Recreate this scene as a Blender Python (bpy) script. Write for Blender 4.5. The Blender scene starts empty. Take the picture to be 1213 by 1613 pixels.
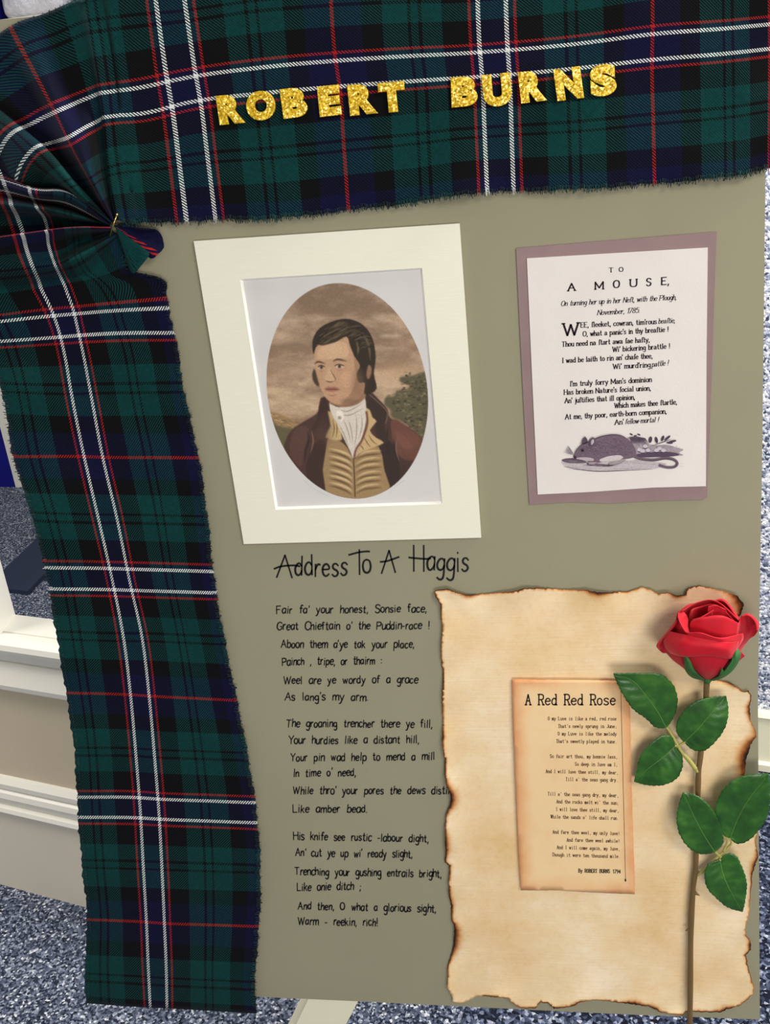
import bpy, bmesh, math, random
import numpy as np
from mathutils import Vector, Matrix
from mathutils.geometry import tessellate_polygon

# ------------------------------------------------------------------ camera, light, exposure
scene = bpy.context.scene
COL = scene.collection
IW, IH = 1213.0, 1613.0
CX, CY = IW / 2, IH / 2
VP, HP = np.array([984.0, 4450.0]), np.array([-8700.0, 1174.0])   # vanishing points of the board's uprights and levels
_p = np.array([CX, CY])
F = math.sqrt(-float((VP - _p) @ (HP - _p)))
AX = -np.append(HP - _p, F); AX /= np.linalg.norm(AX)
AZ = -np.append(VP - _p, F); AZ /= np.linalg.norm(AZ)
AY = np.cross(AZ, AX)
RM = np.array([AX, AY, AZ])            # world = RM @ (right, down, forward)
DIST = 0.71
CAM = np.array([0.0, -DIST, 0.0])
FLOOR = -1.3

cd = bpy.data.cameras.new('camera'); cam = bpy.data.objects.new('camera', cd); COL.objects.link(cam)
r_, d_, f_ = RM[:, 0], RM[:, 1], RM[:, 2]
m = Matrix(((r_[0], -d_[0], -f_[0], CAM[0]), (r_[1], -d_[1], -f_[1], CAM[1]), (r_[2], -d_[2], -f_[2], CAM[2]), (0, 0, 0, 1)))
cam.matrix_world = m
cd.sensor_fit = 'VERTICAL'; cd.sensor_height = 36.0; cd.lens = 36.0 * F / IH
cd.clip_start = 0.02; cd.clip_end = 60
scene.camera = cam

wd = bpy.data.worlds.new('world'); scene.world = wd; wd.use_nodes = True
wd.node_tree.nodes['Background'].inputs[0].default_value = (0.93, 0.96, 1.0, 1)
wd.node_tree.nodes['Background'].inputs[1].default_value = 0.32

def area(name, loc, target, size, power, col):
    l = bpy.data.lights.new(name, 'AREA'); l.shape = 'RECTANGLE'; l.size, l.size_y = size
    l.energy = power; l.color = col
    o = bpy.data.objects.new(name, l); COL.objects.link(o); o.location = loc
    o.rotation_euler = (Vector(target) - Vector(loc)).to_track_quat('-Z', 'Y').to_euler()
    return o
area('ceiling_light', (0.85, -1.30, 0.60), (0.05, 0, -0.62), (0.55, 0.45), 15.5, (1.0, 0.96, 0.90))
area('low_fill_light', (0.35, -1.75, -0.35), (-0.1, 0, -0.75), (0.8, 0.5), 14, (1.0, 0.98, 0.95))  # added low fill for the lower board, standing in for window bounce
area('ceiling_light', (1.6, 0.1, 1.4), (1.2, 1.0, -1.0), (1.0, 0.8), 112, (1.0, 0.99, 0.97))
area('ceiling_light', (-2.3, 0.0, 1.4), (-1.2, 0.8, -1.2), (1.0, 0.8), 46, (1.0, 0.96, 0.90))
scene.view_settings.view_transform = 'Standard'
scene.view_settings.look = 'None'
scene.view_settings.gamma = 1.0
scene.view_settings.use_curve_mapping = False
scene.view_settings.exposure = 0.0

# ------------------------------------------------------------------ helpers
def ray(x, y):
    return RM @ np.array([x - CX, y - CY, F])
def P(x, y, h=0.0):
    """point h metres in front of the board's face seen at photo position x, y"""
    r = ray(x, y); t = (DIST - h) / r[1]
    return Vector(CAM + r * t)
def G(x, y, z=FLOOR):
    r = ray(x, y); return Vector(CAM + r * (z / r[2]))
def hsh(n):
    random.seed(n); return random.random()
def lin(r, g, b):
    f = lambda c: (c / 255) / 12.92 if c / 255 <= 0.04045 else ((c / 255 + 0.055) / 1.055) ** 2.4
    return (f(r), f(g), f(b), 1)

def tag(o, label=None, cat=None, group=None, kind=None):
    if label: o['label'] = label
    if cat: o['category'] = cat
    if group: o['group'] = group
    if kind: o['kind'] = kind
    return o
def mesh_obj(name, verts, faces, mat, parent=None, smooth=False, uv=None):
    me = bpy.data.meshes.new(name)
    me.from_pydata([tuple(v) for v in verts], [], faces)
    if uv is not None:
        lay = me.uv_layers.new(name='UVMap')
        vi = np.empty(len(me.loops), dtype=np.int32); me.loops.foreach_get('vertex_index', vi)
        lay.data.foreach_set('uv', np.asarray(uv, dtype=np.float32)[vi].ravel())
    me.update()
    if smooth:
        me.polygons.foreach_set('use_smooth', [True] * len(me.polygons))
    for mm in (mat if isinstance(mat, (list, tuple)) else [mat]):
        me.materials.append(mm)
    o = bpy.data.objects.new(name, me); COL.objects.link(o)
    if parent is not None:
        o.parent = parent; o.matrix_parent_inverse = Matrix.Translation(parent.location).inverted()
    return o
def empty(name, loc, label, cat, group=None):
    o = bpy.data.objects.new(name, None); COL.objects.link(o); o.location = loc
    o.empty_display_size = 0.05
    return tag(o, label, cat, group)
def bm_obj(name, bm, mat, parent=None, smooth=False):
    bmesh.ops.recalc_face_normals(bm, faces=bm.faces)
    me = bpy.data.meshes.new(name); bm.to_mesh(me); bm.free()
    me.materials.append(mat)
    if smooth: me.polygons.foreach_set('use_smooth', [True] * len(me.polygons))
    o = bpy.data.objects.new(name, me); COL.objects.link(o)
    if parent is not None:
        o.parent = parent; o.matrix_parent_inverse = Matrix.Translation(parent.location).inverted()
    return o

class NT:
    def __init__(s, name):
        s.m = bpy.data.materials.new(name); s.m.use_nodes = True
        s.t = s.m.node_tree; s.b = s.t.nodes['Principled BSDF']
    def n(s, typ, **kw):
        x = s.t.nodes.new(typ)
        for k, v in kw.items():
            if hasattr(x, k): setattr(x, k, v)
        return x
    def l(s, a, b): s.t.links.new(a, b)
    def math(s, op, a, b=None, c=None):
        x = s.t.nodes.new('ShaderNodeMath'); x.operation = op
        for i, v in enumerate((a, b, c)):
            if v is None: continue
            if hasattr(v, 'links'): s.l(v, x.inputs[i])
            else: x.inputs[i].default_value = v
        return x.outputs[0]
    def mix(s, fac, a, b):
        x = s.t.nodes.new('ShaderNodeMix'); x.data_type = 'RGBA'
        for sock, v in ((x.inputs[0], fac), (x.inputs[6], a), (x.inputs[7], b)):
            if hasattr(v, 'links'): s.l(v, sock)
            else: sock.default_value = v
        return x.outputs[2]
    def ramp(s, fac, stops, interp='LINEAR'):
        x = s.t.nodes.new('ShaderNodeValToRGB'); cr = x.color_ramp; cr.interpolation = interp
        while len(cr.elements) > 1: cr.elements.remove(cr.elements[-1])
        cr.elements[0].position = stops[0][0]; cr.elements[0].color = stops[0][1]
        for p, c in stops[1:]:
            e = cr.elements.new(p); e.color = c
        s.l(fac, x.inputs[0]); return x.outputs[0]
    def noise(s, scale, detail=3, vec=None, rough=0.55):
        x = s.t.nodes.new('ShaderNodeTexNoise'); x.inputs['Scale'].default_value = scale
        x.inputs['Detail'].default_value = detail; x.inputs['Roughness'].default_value = rough
        if vec is None:
            vec = s.obj()
        s.l(vec, x.inputs['Vector']); return x.outputs[0]
    def obj(s):
        if not hasattr(s, '_g'): s._g = s.t.nodes.new('ShaderNodeNewGeometry')
        return s._g.outputs['Position']
    def bump(s, h, strength=0.3, dist=0.001):
        x = s.t.nodes.new('ShaderNodeBump'); x.inputs['Strength'].default_value = strength
        x.inputs['Distance'].default_value = dist
        s.l(h, x.inputs['Height']); s.l(x.outputs[0], s.b.inputs['Normal'])
    def col(s, c):
        if hasattr(c, 'links'): s.l(c, s.b.inputs['Base Color'])
        else: s.b.inputs['Base Color'].default_value = c
        return s
    def rough(s, r, spec=None):
        s.b.inputs['Roughness'].default_value = r
        if spec is not None: s.b.inputs['Specular IOR Level'].default_value = spec
        return s
def flat(name, c, rough=0.8, spec=0.2):
    t = NT(name); t.col(c).rough(rough, spec); return t.m
def mottled(name, c1, c2, scale, rough=0.7, spec=0.2, bump=0.15, bscale=900, bdist=0.0004):
    t = NT(name); t.col(t.mix(t.noise(scale, 4), c1, c2)).rough(rough, spec)
    t.bump(t.noise(bscale, 2), bump, bdist); return t.m

def cubic(xs, ys, q, tens=0.5):
    """Hermite interpolation through (xs, ys) with finite-difference tangents; ys (n, k)"""
    xs = np.asarray(xs, float); ys = np.asarray(ys, float); q = np.asarray(q, float)
    n = len(xs); d = (ys[1:] - ys[:-1]) / (xs[1:] - xs[:-1])[:, None]
    t = np.zeros_like(ys); t[0] = d[0]; t[-1] = d[-1]
    for i in range(1, n - 1):
        h0, h1 = xs[i] - xs[i - 1], xs[i + 1] - xs[i]
        t[i] = (d[i - 1] * h1 + d[i] * h0) / (h0 + h1)
    i = np.clip(np.searchsorted(xs, q, side='right') - 1, 0, n - 2)
    h = (xs[i + 1] - xs[i])[:, None]; u = ((q - xs[i]) / (xs[i + 1] - xs[i]))[:, None]
    return ((2 * u**3 - 3 * u**2 + 1) * ys[i] + (u**3 - 2 * u**2 + u) * h * t[i]
            + (-2 * u**3 + 3 * u**2) * ys[i + 1] + (u**3 - u**2) * h * t[i + 1])
def smooth_line(pts, step=6, closed=False):
    pts = [tuple(p) for p in pts]
    if len(pts) < 3 and not closed: return pts
    out = []; n = len(pts)
    for i in range(n if closed else n - 1):
        g = (lambda k: pts[k % n]) if closed else (lambda k: pts[min(max(k, 0), n - 1)])
        a, b, c, d = g(i - 1), g(i), g(i + 1), g(i + 2)
        for k in range(step):
            u = k / step
            out.append(tuple(0.5 * (2 * b[j] + (c[j] - a[j]) * u + (2 * a[j] - 5 * b[j] + 4 * c[j] - d[j]) * u * u
                       + (3 * b[j] - a[j] - 3 * c[j] + d[j]) * u**3) for j in range(len(b))))
    if not closed: out.append(pts[-1])
    return out
def tube(path, radii, seg=10, caps=True):
    path = [Vector(p) for p in path]; V = []; Fc = []
    n = len(path)
    if not hasattr(radii, '__len__'): radii = [radii] * n
    up = Vector((0, 1, 0)); prev = None
    for i, p in enumerate(path):
        d = (path[min(i + 1, n - 1)] - path[max(i - 1, 0)]).normalized()
        if prev is None:
            a = d.cross(up)
            if a.length < 1e-3: a = d.cross(Vector((1, 0, 0)))
            a.normalize()
        else:
            a = (prev - d * prev.dot(d)).normalized()
        prev = a; b = d.cross(a)
        for k in range(seg):
            an = 2 * math.pi * k / seg
            V.append(p + (a * math.cos(an) + b * math.sin(an)) * radii[i])
    for i in range(n - 1):
        for k in range(seg):
            k2 = (k + 1) % seg
            Fc.append((i * seg + k, i * seg + k2, (i + 1) * seg + k2, (i + 1) * seg + k))
    if caps:
        Fc.append(tuple(range(seg))[::-1]); Fc.append(tuple(range((n - 1) * seg, n * seg)))
    return V, Fc
def add_box(V, Fc, o, ux, uy, uz):
    """box from corner o with edge vectors"""
    b = len(V); o = Vector(o)
    for k in ((0,0,0),(1,0,0),(1,1,0),(0,1,0),(0,0,1),(1,0,1),(1,1,1),(0,1,1)):
        V.append(o + ux * k[0] + uy * k[1] + uz * k[2])
    for f in ((0,3,2,1),(4,5,6,7),(0,1,5,4),(1,2,6,5),(2,3,7,6),(3,0,4,7)): Fc.append(tuple(b + i for i in f))
def slab(pts, h0, h1, mat, name, parent=None, px=True, bevel=0.0):
    """flat piece lying on the board plane: outline in photo px, from h0 to h1 in front of the face"""
    pts = [tuple(p) for p in pts]
    ar = sum(pts[i][0] * pts[(i + 1) % len(pts)][1] - pts[(i + 1) % len(pts)][0] * pts[i][1] for i in range(len(pts)))
    if ar < 0: pts = pts[::-1]
    n = len(pts); A = [P(x, y, h1) for x, y in pts]; B = [Vector((a.x, -h0, a.z)) for a in A]
    tri = tessellate_polygon([[Vector((p[0], p[1], 0)) for p in pts]])
    Fc = []
    for t in tri:
        a, b, c = t
        s_ = (pts[b][0]-pts[a][0])*(pts[c][1]-pts[a][1])-(pts[c][0]-pts[a][0])*(pts[b][1]-pts[a][1])
        if s_ > 0: a, c = c, a
        Fc.append((a, b, c)); Fc.append((n + a, n + c, n + b))
    for i in range(n):
        j = (i + 1) % n; Fc.append((i, j, n + j, n + i))
    return mesh_obj(name, A + B, Fc, mat, parent)
# ------------------------------------------------------------------ a single-stroke alphabet (pen lettering and print)
GL = {
'A': '11|0,0 5.5,16 11,0|2,6 9,6', 'B': '9|0,0 0,16|~0,16 5,16 8,14 8,10.5 5,8.5 0,8.5|~0,8.5 6,8.5 9,6.5 9,2.5 6,0 0,0',
'C': '10|~10,13.5 7.5,16 4,16 0.6,12.5 0,8 0.6,3.5 4,0 7.5,0 10,3', 'D': '10|0,0 0,16|~0,16 5,16 9,13.5 10,8 9,2.5 5,0 0,0',
'E': '8.5|8.5,16 0,16 0,0 8.5,0|0,8.5 6.5,8.5', 'F': '8.5|8.5,16 0,16 0,0|0,8.5 6.5,8.5',
'G': '11|~10,13.5 7.5,16 4,16 0.6,12.5 0,8 0.6,3.5 4,0 8,0.5 10.5,3|6.5,7 10.5,7 10.5,2', 'H': '10|0,0 0,16|10,0 10,16|0,8.5 10,8.5',
'I': '0.5|0.2,0 0.2,16', 'L': '8|0,16 0,0 8,0', 'M': '13|0,0 0,16 6.5,3 13,16 13,0', 'N': '10|0,0 0,16 10,0 10,16',
'O': '11|~5.5,16 1.5,14 0,8 1.5,2 5.5,0 9.5,2 11,8 9.5,14 5.5,16', 'P': '9|0,0 0,16|~0,16 5,16 9,14.5 9,9.5 5,7.5 0,7.5',
'R': '9.5|0,0 0,16|~0,16 5,16 9,14.5 9,9.5 5,8 0,8|5,8 9.5,0', 'S': '9|~9,13.5 6.5,16 2.5,16 0.5,12.8 2,9.5 6.5,7.5 8.8,4.5 7,0.6 3,0 0,2.5',
'T': '11|5.5,0 5.5,16|0,16 11,16', 'U': '10|~0,16 0,5 1.5,1 5,0 8.5,1 10,5 10,16', 'W': '15|0,16 4,0 7.5,14 11,0 15,16',
'Y': '10|0,16 5,8 10,16|5,8 5,0', 'J': '7|~7,16 7,4 5,0.5 2.5,0 0,2.5',
'a': '7.5|~7,8 5,10 2.5,9.5 0.3,7 0,4 1.2,0.8 3.5,0 6,2 7,4.5|7,10 7,0',
'b': '7.5|0.4,16 0.4,0|~0.4,6.5 3,9.8 6,9 7.5,5.5 6.5,1.5 3.5,0 0.4,2',
'c': '6.5|~6.5,8.5 4.5,10 2,9.3 0,6.5 0.2,2.5 2.5,0 5,0.4 6.5,2', 'd': '7.5|~7,7.5 4.5,10 1.8,9 0,5.5 0.8,1.5 3.5,0 6,1.5 7,4|7,16 7,0',
'e': '7|~0.4,5.5 6.8,5.8 6.5,8.5 4,10 1.2,8.5 0,5 1.2,1.2 4,0 6.8,1.8', 'f': '5.5|~6,14.5 4.5,16 2.8,15 2.3,12 2.3,0|0,9.5 5.2,9.5',
'g': '7.5|~7,8 4.8,10 2,9.3 0,6 0.8,2.5 3.5,1.2 6,2.5 7,5|~7,10 7,-2 5.8,-5.5 3,-6 0.5,-4.5',
'h': '7|0.3,16 0.3,0|~0.3,5.5 2,8.6 4.5,10 6.5,8.5 6.7,5 6.7,0', 'i': '0.6|0.3,10 0.3,0|0.3,13.6 0.3,14.4', 'j': '3.5|~3,10 3,-3 2,-5.5 0,-5.5|3,13.6 3,14.4',
'k': '6.8|0.3,16 0.3,0|6,10 0.5,4.5|2.3,6 6.8,0', 'l': '0.6|0.3,16 0.3,0',
'm': '11.5|0.3,10 0.3,0|~0.3,6 2,9 4,10 5.6,8.5 5.8,5 5.8,0|~5.8,6 7.5,9 9.5,10 11.2,8.5 11.4,5 11.4,0',
'n': '7|0.3,10 0.3,0|~0.3,6 2.2,9 4.6,10 6.5,8.5 6.8,5 6.8,0', 'o': '7.2|~3.6,10 1,8.7 0,5 1,1.3 3.6,0 6.2,1.3 7.2,5 6.2,8.7 3.6,10',
'p': '7.5|0.4,10 0.4,-6|~0.4,7 3,9.9 6.3,9 7.5,5.2 6.5,1.3 3.5,0 0.4,2.5', 'q': '7.5|7,10 7,-6|~7,7 4.5,10 1,9 0,5 1,1 4,0 7,2.5',
'r': '5|0.3,10 0.3,0|~0.3,5.5 1.8,8.8 3.6,10 5.2,9.4', 's': '6|~6,8.4 4,10 1.4,9.6 0.5,7.6 1.8,5.8 4.5,4.6 5.9,2.6 4.6,0.5 2,0 0,1.6',
't': '5.5|~2.5,15 2.5,3 3.2,0.6 4.6,0.1 5.6,1|0,10 5.2,10', 'u': '7|~0.3,10 0.3,4 1,1 3,0 5.4,1.3 6.8,4|6.8,10 6.8,0',
'v': '7|0,10 3.5,0 7,10', 'w': '10.5|0,10 2.8,0 5.3,9 7.8,0 10.5,10', 'x': '7|0,10 7,0|7,10 0,0', 'y': '7.5|0,10 3.8,0.8|~7.5,10 4,0 2,-5 -0.5,-6',
'z': '7|0,10 7,10 0,0 7,0', '\u017f': '4|~5.6,14.5 4.2,16 2.6,15 2.3,12 2.3,0|0.6,9.5 2.3,9.5',
'1': '3|0,13 3,16 3,0', '4': '8|6,0 6,16 0,5 8,5', '5': '8|7.5,16 1,16 0.6,9.5|~0.6,9.5 4,10.5 7.5,8.5 8,4.5 6,0.6 3,0 0,2', '7': '8|0,16 8,16 2.5,0',
'8': '8|~4,8.6 1,11 1,14 4,16 7,14 7,11 4,8.6 0.5,6 0.5,2 4,0 7.5,2 7.5,6 4,8.6', '9': '8|~7.5,9.5 5,7.5 1.5,8.5 0.3,12 2,15.5 5.5,15.5 7.6,12 7.5,7 5,0.5 2,0',
'.': '0.8|0.2,0 0.6,0.7', ',': '1.5|1.2,1 0.2,-3', "'": '1|0.8,16.5 0.3,12.5', '!': '0.6|0.3,16 0.3,4.5|0.3,0.2 0.3,0.9', ';': '1.5|1.2,1 0.2,-3|1,7.5 1,8.3',
':': '1|0.4,1 0.4,1.8|0.4,8 0.4,8.8', '-': '5|0,5.5 5,5.5', ' ': '5', '\u039b': '11|0,0 5.5,16 11,0', '\u0399': '0.5|0.2,0 0.2,16', '\u0397': '10|0,0 0,16|10,0 10,16'}
PRINT = {'a': '8|~1,8.2 2.2,9.8 4.6,10 6.4,8.6 6.6,6.5 6.6,1.8 7.2,0.3 8.4,0.4|~6.6,6 4,5.6 1,4.4 0.2,2.2 1.5,0.1 4,0.4 6.6,2.6',
'y': '7.5|0,10 3.8,0|~7.5,10 3.8,0 1.8,-5 0,-5.5'}
def glyph(ch, tbl):
    s = tbl.get(ch) or GL.get(ch) or GL['-']
    q = s.split('|'); out = []
    for st in q[1:]:
        sm = st[0] == '~'
        pts = [tuple(float(v) for v in p.split(',')) for p in st.lstrip('~').split()]
        out.append((sm, pts))
    return float(q[0]), out
def layout(text, style):
    """polylines in letter units and the total advance"""
    tbl = PRINT if style in ('old', 'type', 'ital') else {}
    x = 0.0; L = []; gap = {'hand': 2.6, 'old': 2.6, 'ital': 2.2, 'type': 0}[style]
    for i, ch in enumerate(text):
        w, st = glyph(ch, tbl)
        ox = x; sx = 1.0
        if style == 'type':
            cell = 10.0; tgt = 7.0
            if w > 3: sx = tgt / w; ox = x + (cell - w * sx) / 2 - 0.4
            else: ox = x + (cell - w) / 2
            adv = cell
        else:
            adv = w + gap
            if w < 1 and (ch.isalpha() or ch == '!') and ch not in '\u0399': ox += 1.1; adv += 2.2
        jit = (lambda: 0.0)
        dy = 0.0; rot = 0.0; sc = 1.0
        if style == 'hand':
            random.seed(i * 7 + ord(ch) * 13 + len(text)); dy = random.uniform(-0.8, 0.8); rot = random.uniform(-0.06, 0.08); sc = random.uniform(0.92, 1.1)
        for sm, pts in st:
            q = [(px * sx, py) for px, py in pts]
            if sm: q = smooth_line(q, 4)
            if style in ('old', 'type', 'ital') and ch not in ".,':;!-":
                for e, o2 in ((0, 1), (-1, -2)):
                    a, b = q[e], q[o2]
                    vert = abs(a[1] - b[1]) > 1.2 * abs(a[0] - b[0])
                    if vert and min(abs(a[1]), abs(a[1] - 10), abs(a[1] - 16), abs(a[1] + 6)) < 0.6:
                        k = 1.7 if style == 'old' else (1.5 if style == 'type' else 1.0)
                        up_ = a[1] > 9 and ch.islower()
                        L.append([(ox + a[0] - k, a[1]), (ox + a[0] + (0.3 if up_ else k), a[1])])
            r = []
            for px, py in q:
                if style == 'hand':
                    px, py = px * sc - py * rot, py * sc + px * rot * 0.5 + dy
                if style == 'ital': px += py * 0.24
                r.append((ox + px, py))
            L.append(r)
        x += adv * (1.7 if ch == ' ' and style == 'hand' else 1)
    return L, x - (gap if style != 'type' else 1.5)
def ribbon(V, Fc, pts, wfun, h):
    """flat stroke in photo px laid h in front of the board face"""
    n = len(pts)
    if n < 2: return
    b0 = len(V)
    for i, p in enumerate(pts):
        a = pts[max(i - 1, 0)]; c = pts[min(i + 1, n - 1)]
        dx, dy = c[0] - a[0], c[1] - a[1]; l = math.hypot(dx, dy) or 1e-6
        dx /= l; dy /= l; w = wfun(dx, dy, i / (n - 1)) / 2
        ex = -0.25 * w * 2 if i == 0 else (0.25 * w * 2 if i == n - 1 else 0)
        x, y = p[0] + dx * ex, p[1] + dy * ex
        V.append(P(x - dy * w, y + dx * w, h)); V.append(P(x + dy * w, y - dx * w, h))
    for i in range(n - 1):
        a = b0 + 2 * i; Fc.append((a, a + 2, a + 3, a + 1))
def write(V, Fc, text, x0, y0, x1, y1, xh, style, h, wt, tilt=0.0, cap=None):
    """set one line from (x0, y0) to (x1, y1) on its baseline, xh px high for the small letters"""
    L, adv = layout(text, style)
    ex, ey = (x1 - x0) / adv, (y1 - y0) / adv
    k = xh / 10.0
    # capitals and stems are 16 units high; 'cap' stretches what rises over the small letters
    for pl in L:
        q = []
        for px, py in pl:
            if cap and py > 10: py = 10 + (py - 10) * cap
            q.append((x0 + px * ex + tilt * py * k, y0 + px * ey - py * k))
        if style == 'old': wf = lambda dx, dy, t: wt * (0.72 + 0.55 * abs(dy))
        elif style == 'ital': wf = lambda dx, dy, t: wt * (0.5 + 0.5 * abs(dy))
        elif style == 'hand': wf = lambda dx, dy, t: wt * (0.85 + 0.3 * math.sin(3.1 * t))
        else: wf = lambda dx, dy, t: wt
        # split at sharp corners so that strokes keep their width
        seg = [q[0]]
        for i in range(1, len(q)):
            seg.append(q[i])
            if i < len(q) - 1:
                a = math.atan2(q[i][1] - q[i-1][1], q[i][0] - q[i-1][0]); b = math.atan2(q[i+1][1] - q[i][1], q[i+1][0] - q[i][0])
                dd = abs((b - a + math.pi) % (2 * math.pi) - math.pi)
                if dd > 0.9:
                    ribbon(V, Fc, seg, wf, h); seg = [q[i]]
        ribbon(V, Fc, seg, wf, h)
# ------------------------------------------------------------------ materials
def tartan_mat(name, strands=False):
    t = NT(name)
    uv = t.n('ShaderNodeUVMap'); uv.uv_map = 'UVMap'
    sp = t.n('ShaderNodeSeparateXYZ'); t.l(uv.outputs[0], sp.inputs[0])
    s, w = sp.outputs[0], sp.outputs[1]
    G_ = (0.0011, 0.036, 0.033, 1); K = (0.0018, 0.0019, 0.0026, 1); N_ = (0.003, 0.0035, 0.026, 1)
    T_ = (0.004, 0.036, 0.052, 1)
    W_ = (0.72, 0.72, 0.69, 1); R_ = (0.34, 0.011, 0.010, 1)
    stops = [(0, N_), (.074, W_), (.099, N_), (.129, R_), (.152, K), (.315, G_), (.445, K), (.468, G_), (.512, K), (.535, G_), (.69, K), (.82, N_), (.987, R_)]
    a = t.ramp(t.math('PINGPONG', s, 1.0), stops, 'CONSTANT')
    b = t.ramp(t.math('PINGPONG', w, 1.0), stops, 'CONSTANT')
    if strands:
        t.col(t.mix(0.10, a, (0.12, 0.24, 0.25, 1))).rough(0.8, 0.3); return t.m
    ph = t.math('FRACT', t.math('MULTIPLY', t.math('ADD', s, w), 46.0))
    tri = t.math('ABSOLUTE', t.math('SUBTRACT', ph, 0.5))          # 0 .. .5 across one twill rib
    mask = t.math('SMOOTHSTEP', tri, 0.2, 0.3) if False else t.math('GREATER_THAN', tri, 0.25)
    c = t.mix(mask, a, b)
    # the tiny gap between the yarns is darker, and the yarn shade varies
    gap = t.math('MULTIPLY', t.math('PINGPONG', t.math('ADD', tri, 0.25), 0.25), 4.0)
    gap = t.math('ADD', t.math('MULTIPLY', t.math('MINIMUM', gap, 1.0), 0.4), 0.72)
    nz = t.math('ADD', t.math('MULTIPLY', t.noise(420, 3), 0.9), 0.55)
    mul = t.n('ShaderNodeVectorMath'); mul.operation = 'SCALE'
    t.l(c, mul.inputs[0]); t.l(t.math('MULTIPLY', gap, nz), mul.inputs[3])
    t.col(mul.outputs[0]); t.rough(0.85, 0.12)
    t.b.inputs['Sheen Weight'].default_value = 0.015
    t.bump(t.math('ADD', tri, t.math('MULTIPLY', t.noise(900, 2), 0.4)), 0.5, 0.0006)
    return t.m
M = {}
M['tartan'] = tartan_mat('tartan_wool'); M['yarn'] = tartan_mat('tartan_yarn', True)
M['card'] = mottled('grey_green_card', lin(149, 144, 119), lin(142, 137, 113), 9, 0.85, 0.15, 0.25, 1300, 0.0004)
M['board_edge'] = flat('board_core', lin(205, 200, 188))
def mount_mat():
    t = NT('cream_laid_mount'); x = t.n('ShaderNodeMapping'); t.l(t.obj(), x.inputs[0]); x.inputs['Scale'].default_value = (60, 1, 900)
    n = t.noise(1.0, 2, x.outputs[0]); t.col(t.mix(n, lin(232, 228, 208), lin(225, 221, 199))).rough(0.75, 0.2); t.bump(n, 0.25, 0.0004); return t.m
M['mount'] = mount_mat()
M['bevel'] = flat('white_bevel', lin(240, 238, 228))
M['print'] = mottled('print_paper', lin(206, 202, 196), lin(198, 193, 187), 14, 0.7, 0.2, 0.1)
M['mauve'] = mottled('mauve_card', lin(150, 127, 124), lin(132, 110, 110), 25, 0.8, 0.15, 0.3, 1200)
M['white_paper'] = mottled('off_white_paper', lin(224, 216, 208), lin(212, 203, 196), 22, 0.8, 0.15, 0.25, 700)
M['ink'] = flat('black_ink', lin(18, 15, 18), 0.5, 0.3)
M['print_ink'] = flat('printed_ink', lin(42, 30, 40), 0.7, 0.1)
M['brown_ink'] = flat('brown_typewriter_ink', lin(88, 56, 42), 0.7, 0.1)
M['title_ink'] = flat('black_typewriter_ink', lin(32, 24, 24), 0.7, 0.1)
def orange_card():
    t = NT('aged_orange_card'); at = t.n('ShaderNodeAttribute'); at.attribute_name = 'edge'
    n = t.noise(40, 5); f = t.math('ADD', t.math('MULTIPLY', at.outputs['Fac'], 0.9), t.math('MULTIPLY', t.math('SUBTRACT', n, 0.5), 0.9))
    t.col(t.ramp(f, [(0, lin(232, 200, 152)), (0.4, lin(229, 185, 135)), (1, lin(214, 146, 96))])).rough(0.7, 0.2)
    t.bump(t.noise(900, 2), 0.15, 0.0003); return t.m
M['orange'] = orange_card()
def parchment():
    t = NT('burnt_parchment'); at = t.n('ShaderNodeAttribute'); at.attribute_name = 'burn'
    x = t.n('ShaderNodeMapping'); t.l(t.obj(), x.inputs[0]); x.inputs['Scale'].default_value = (20, 1, 520)
    rib = t.noise(1.0, 2, x.outputs[0]); n = t.noise(13, 5, rough=0.6)
    base = t.ramp(n, [(0.3, lin(244, 226, 196)), (0.48, lin(236, 210, 168)), (0.7, lin(224, 188, 134))])
    base = t.mix(t.math('MULTIPLY', rib, 0.35), base, lin(216, 184, 136))
    f = t.math('ADD', at.outputs['Fac'], t.math('MULTIPLY', t.math('SUBTRACT', t.noise(260, 3), 0.5), 0.25))
    col = t.ramp(f, [(0.0, (1, 1, 1, 1)), (0.3, lin(232, 202, 170)), (0.6, lin(160, 104, 62)), (0.82, lin(64, 38, 24)), (1, lin(22, 16, 14))])
    mx = t.n('ShaderNodeMix'); mx.data_type = 'RGBA'; mx.blend_type = 'MULTIPLY'; mx.inputs[0].default_value = 1
    t.l(base, mx.inputs[6]); t.l(col, mx.inputs[7]); t.col(mx.outputs[2]).rough(0.75, 0.2); t.bump(rib, 0.35, 0.0005); return t.m
M['parchment'] = parchment()
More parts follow.
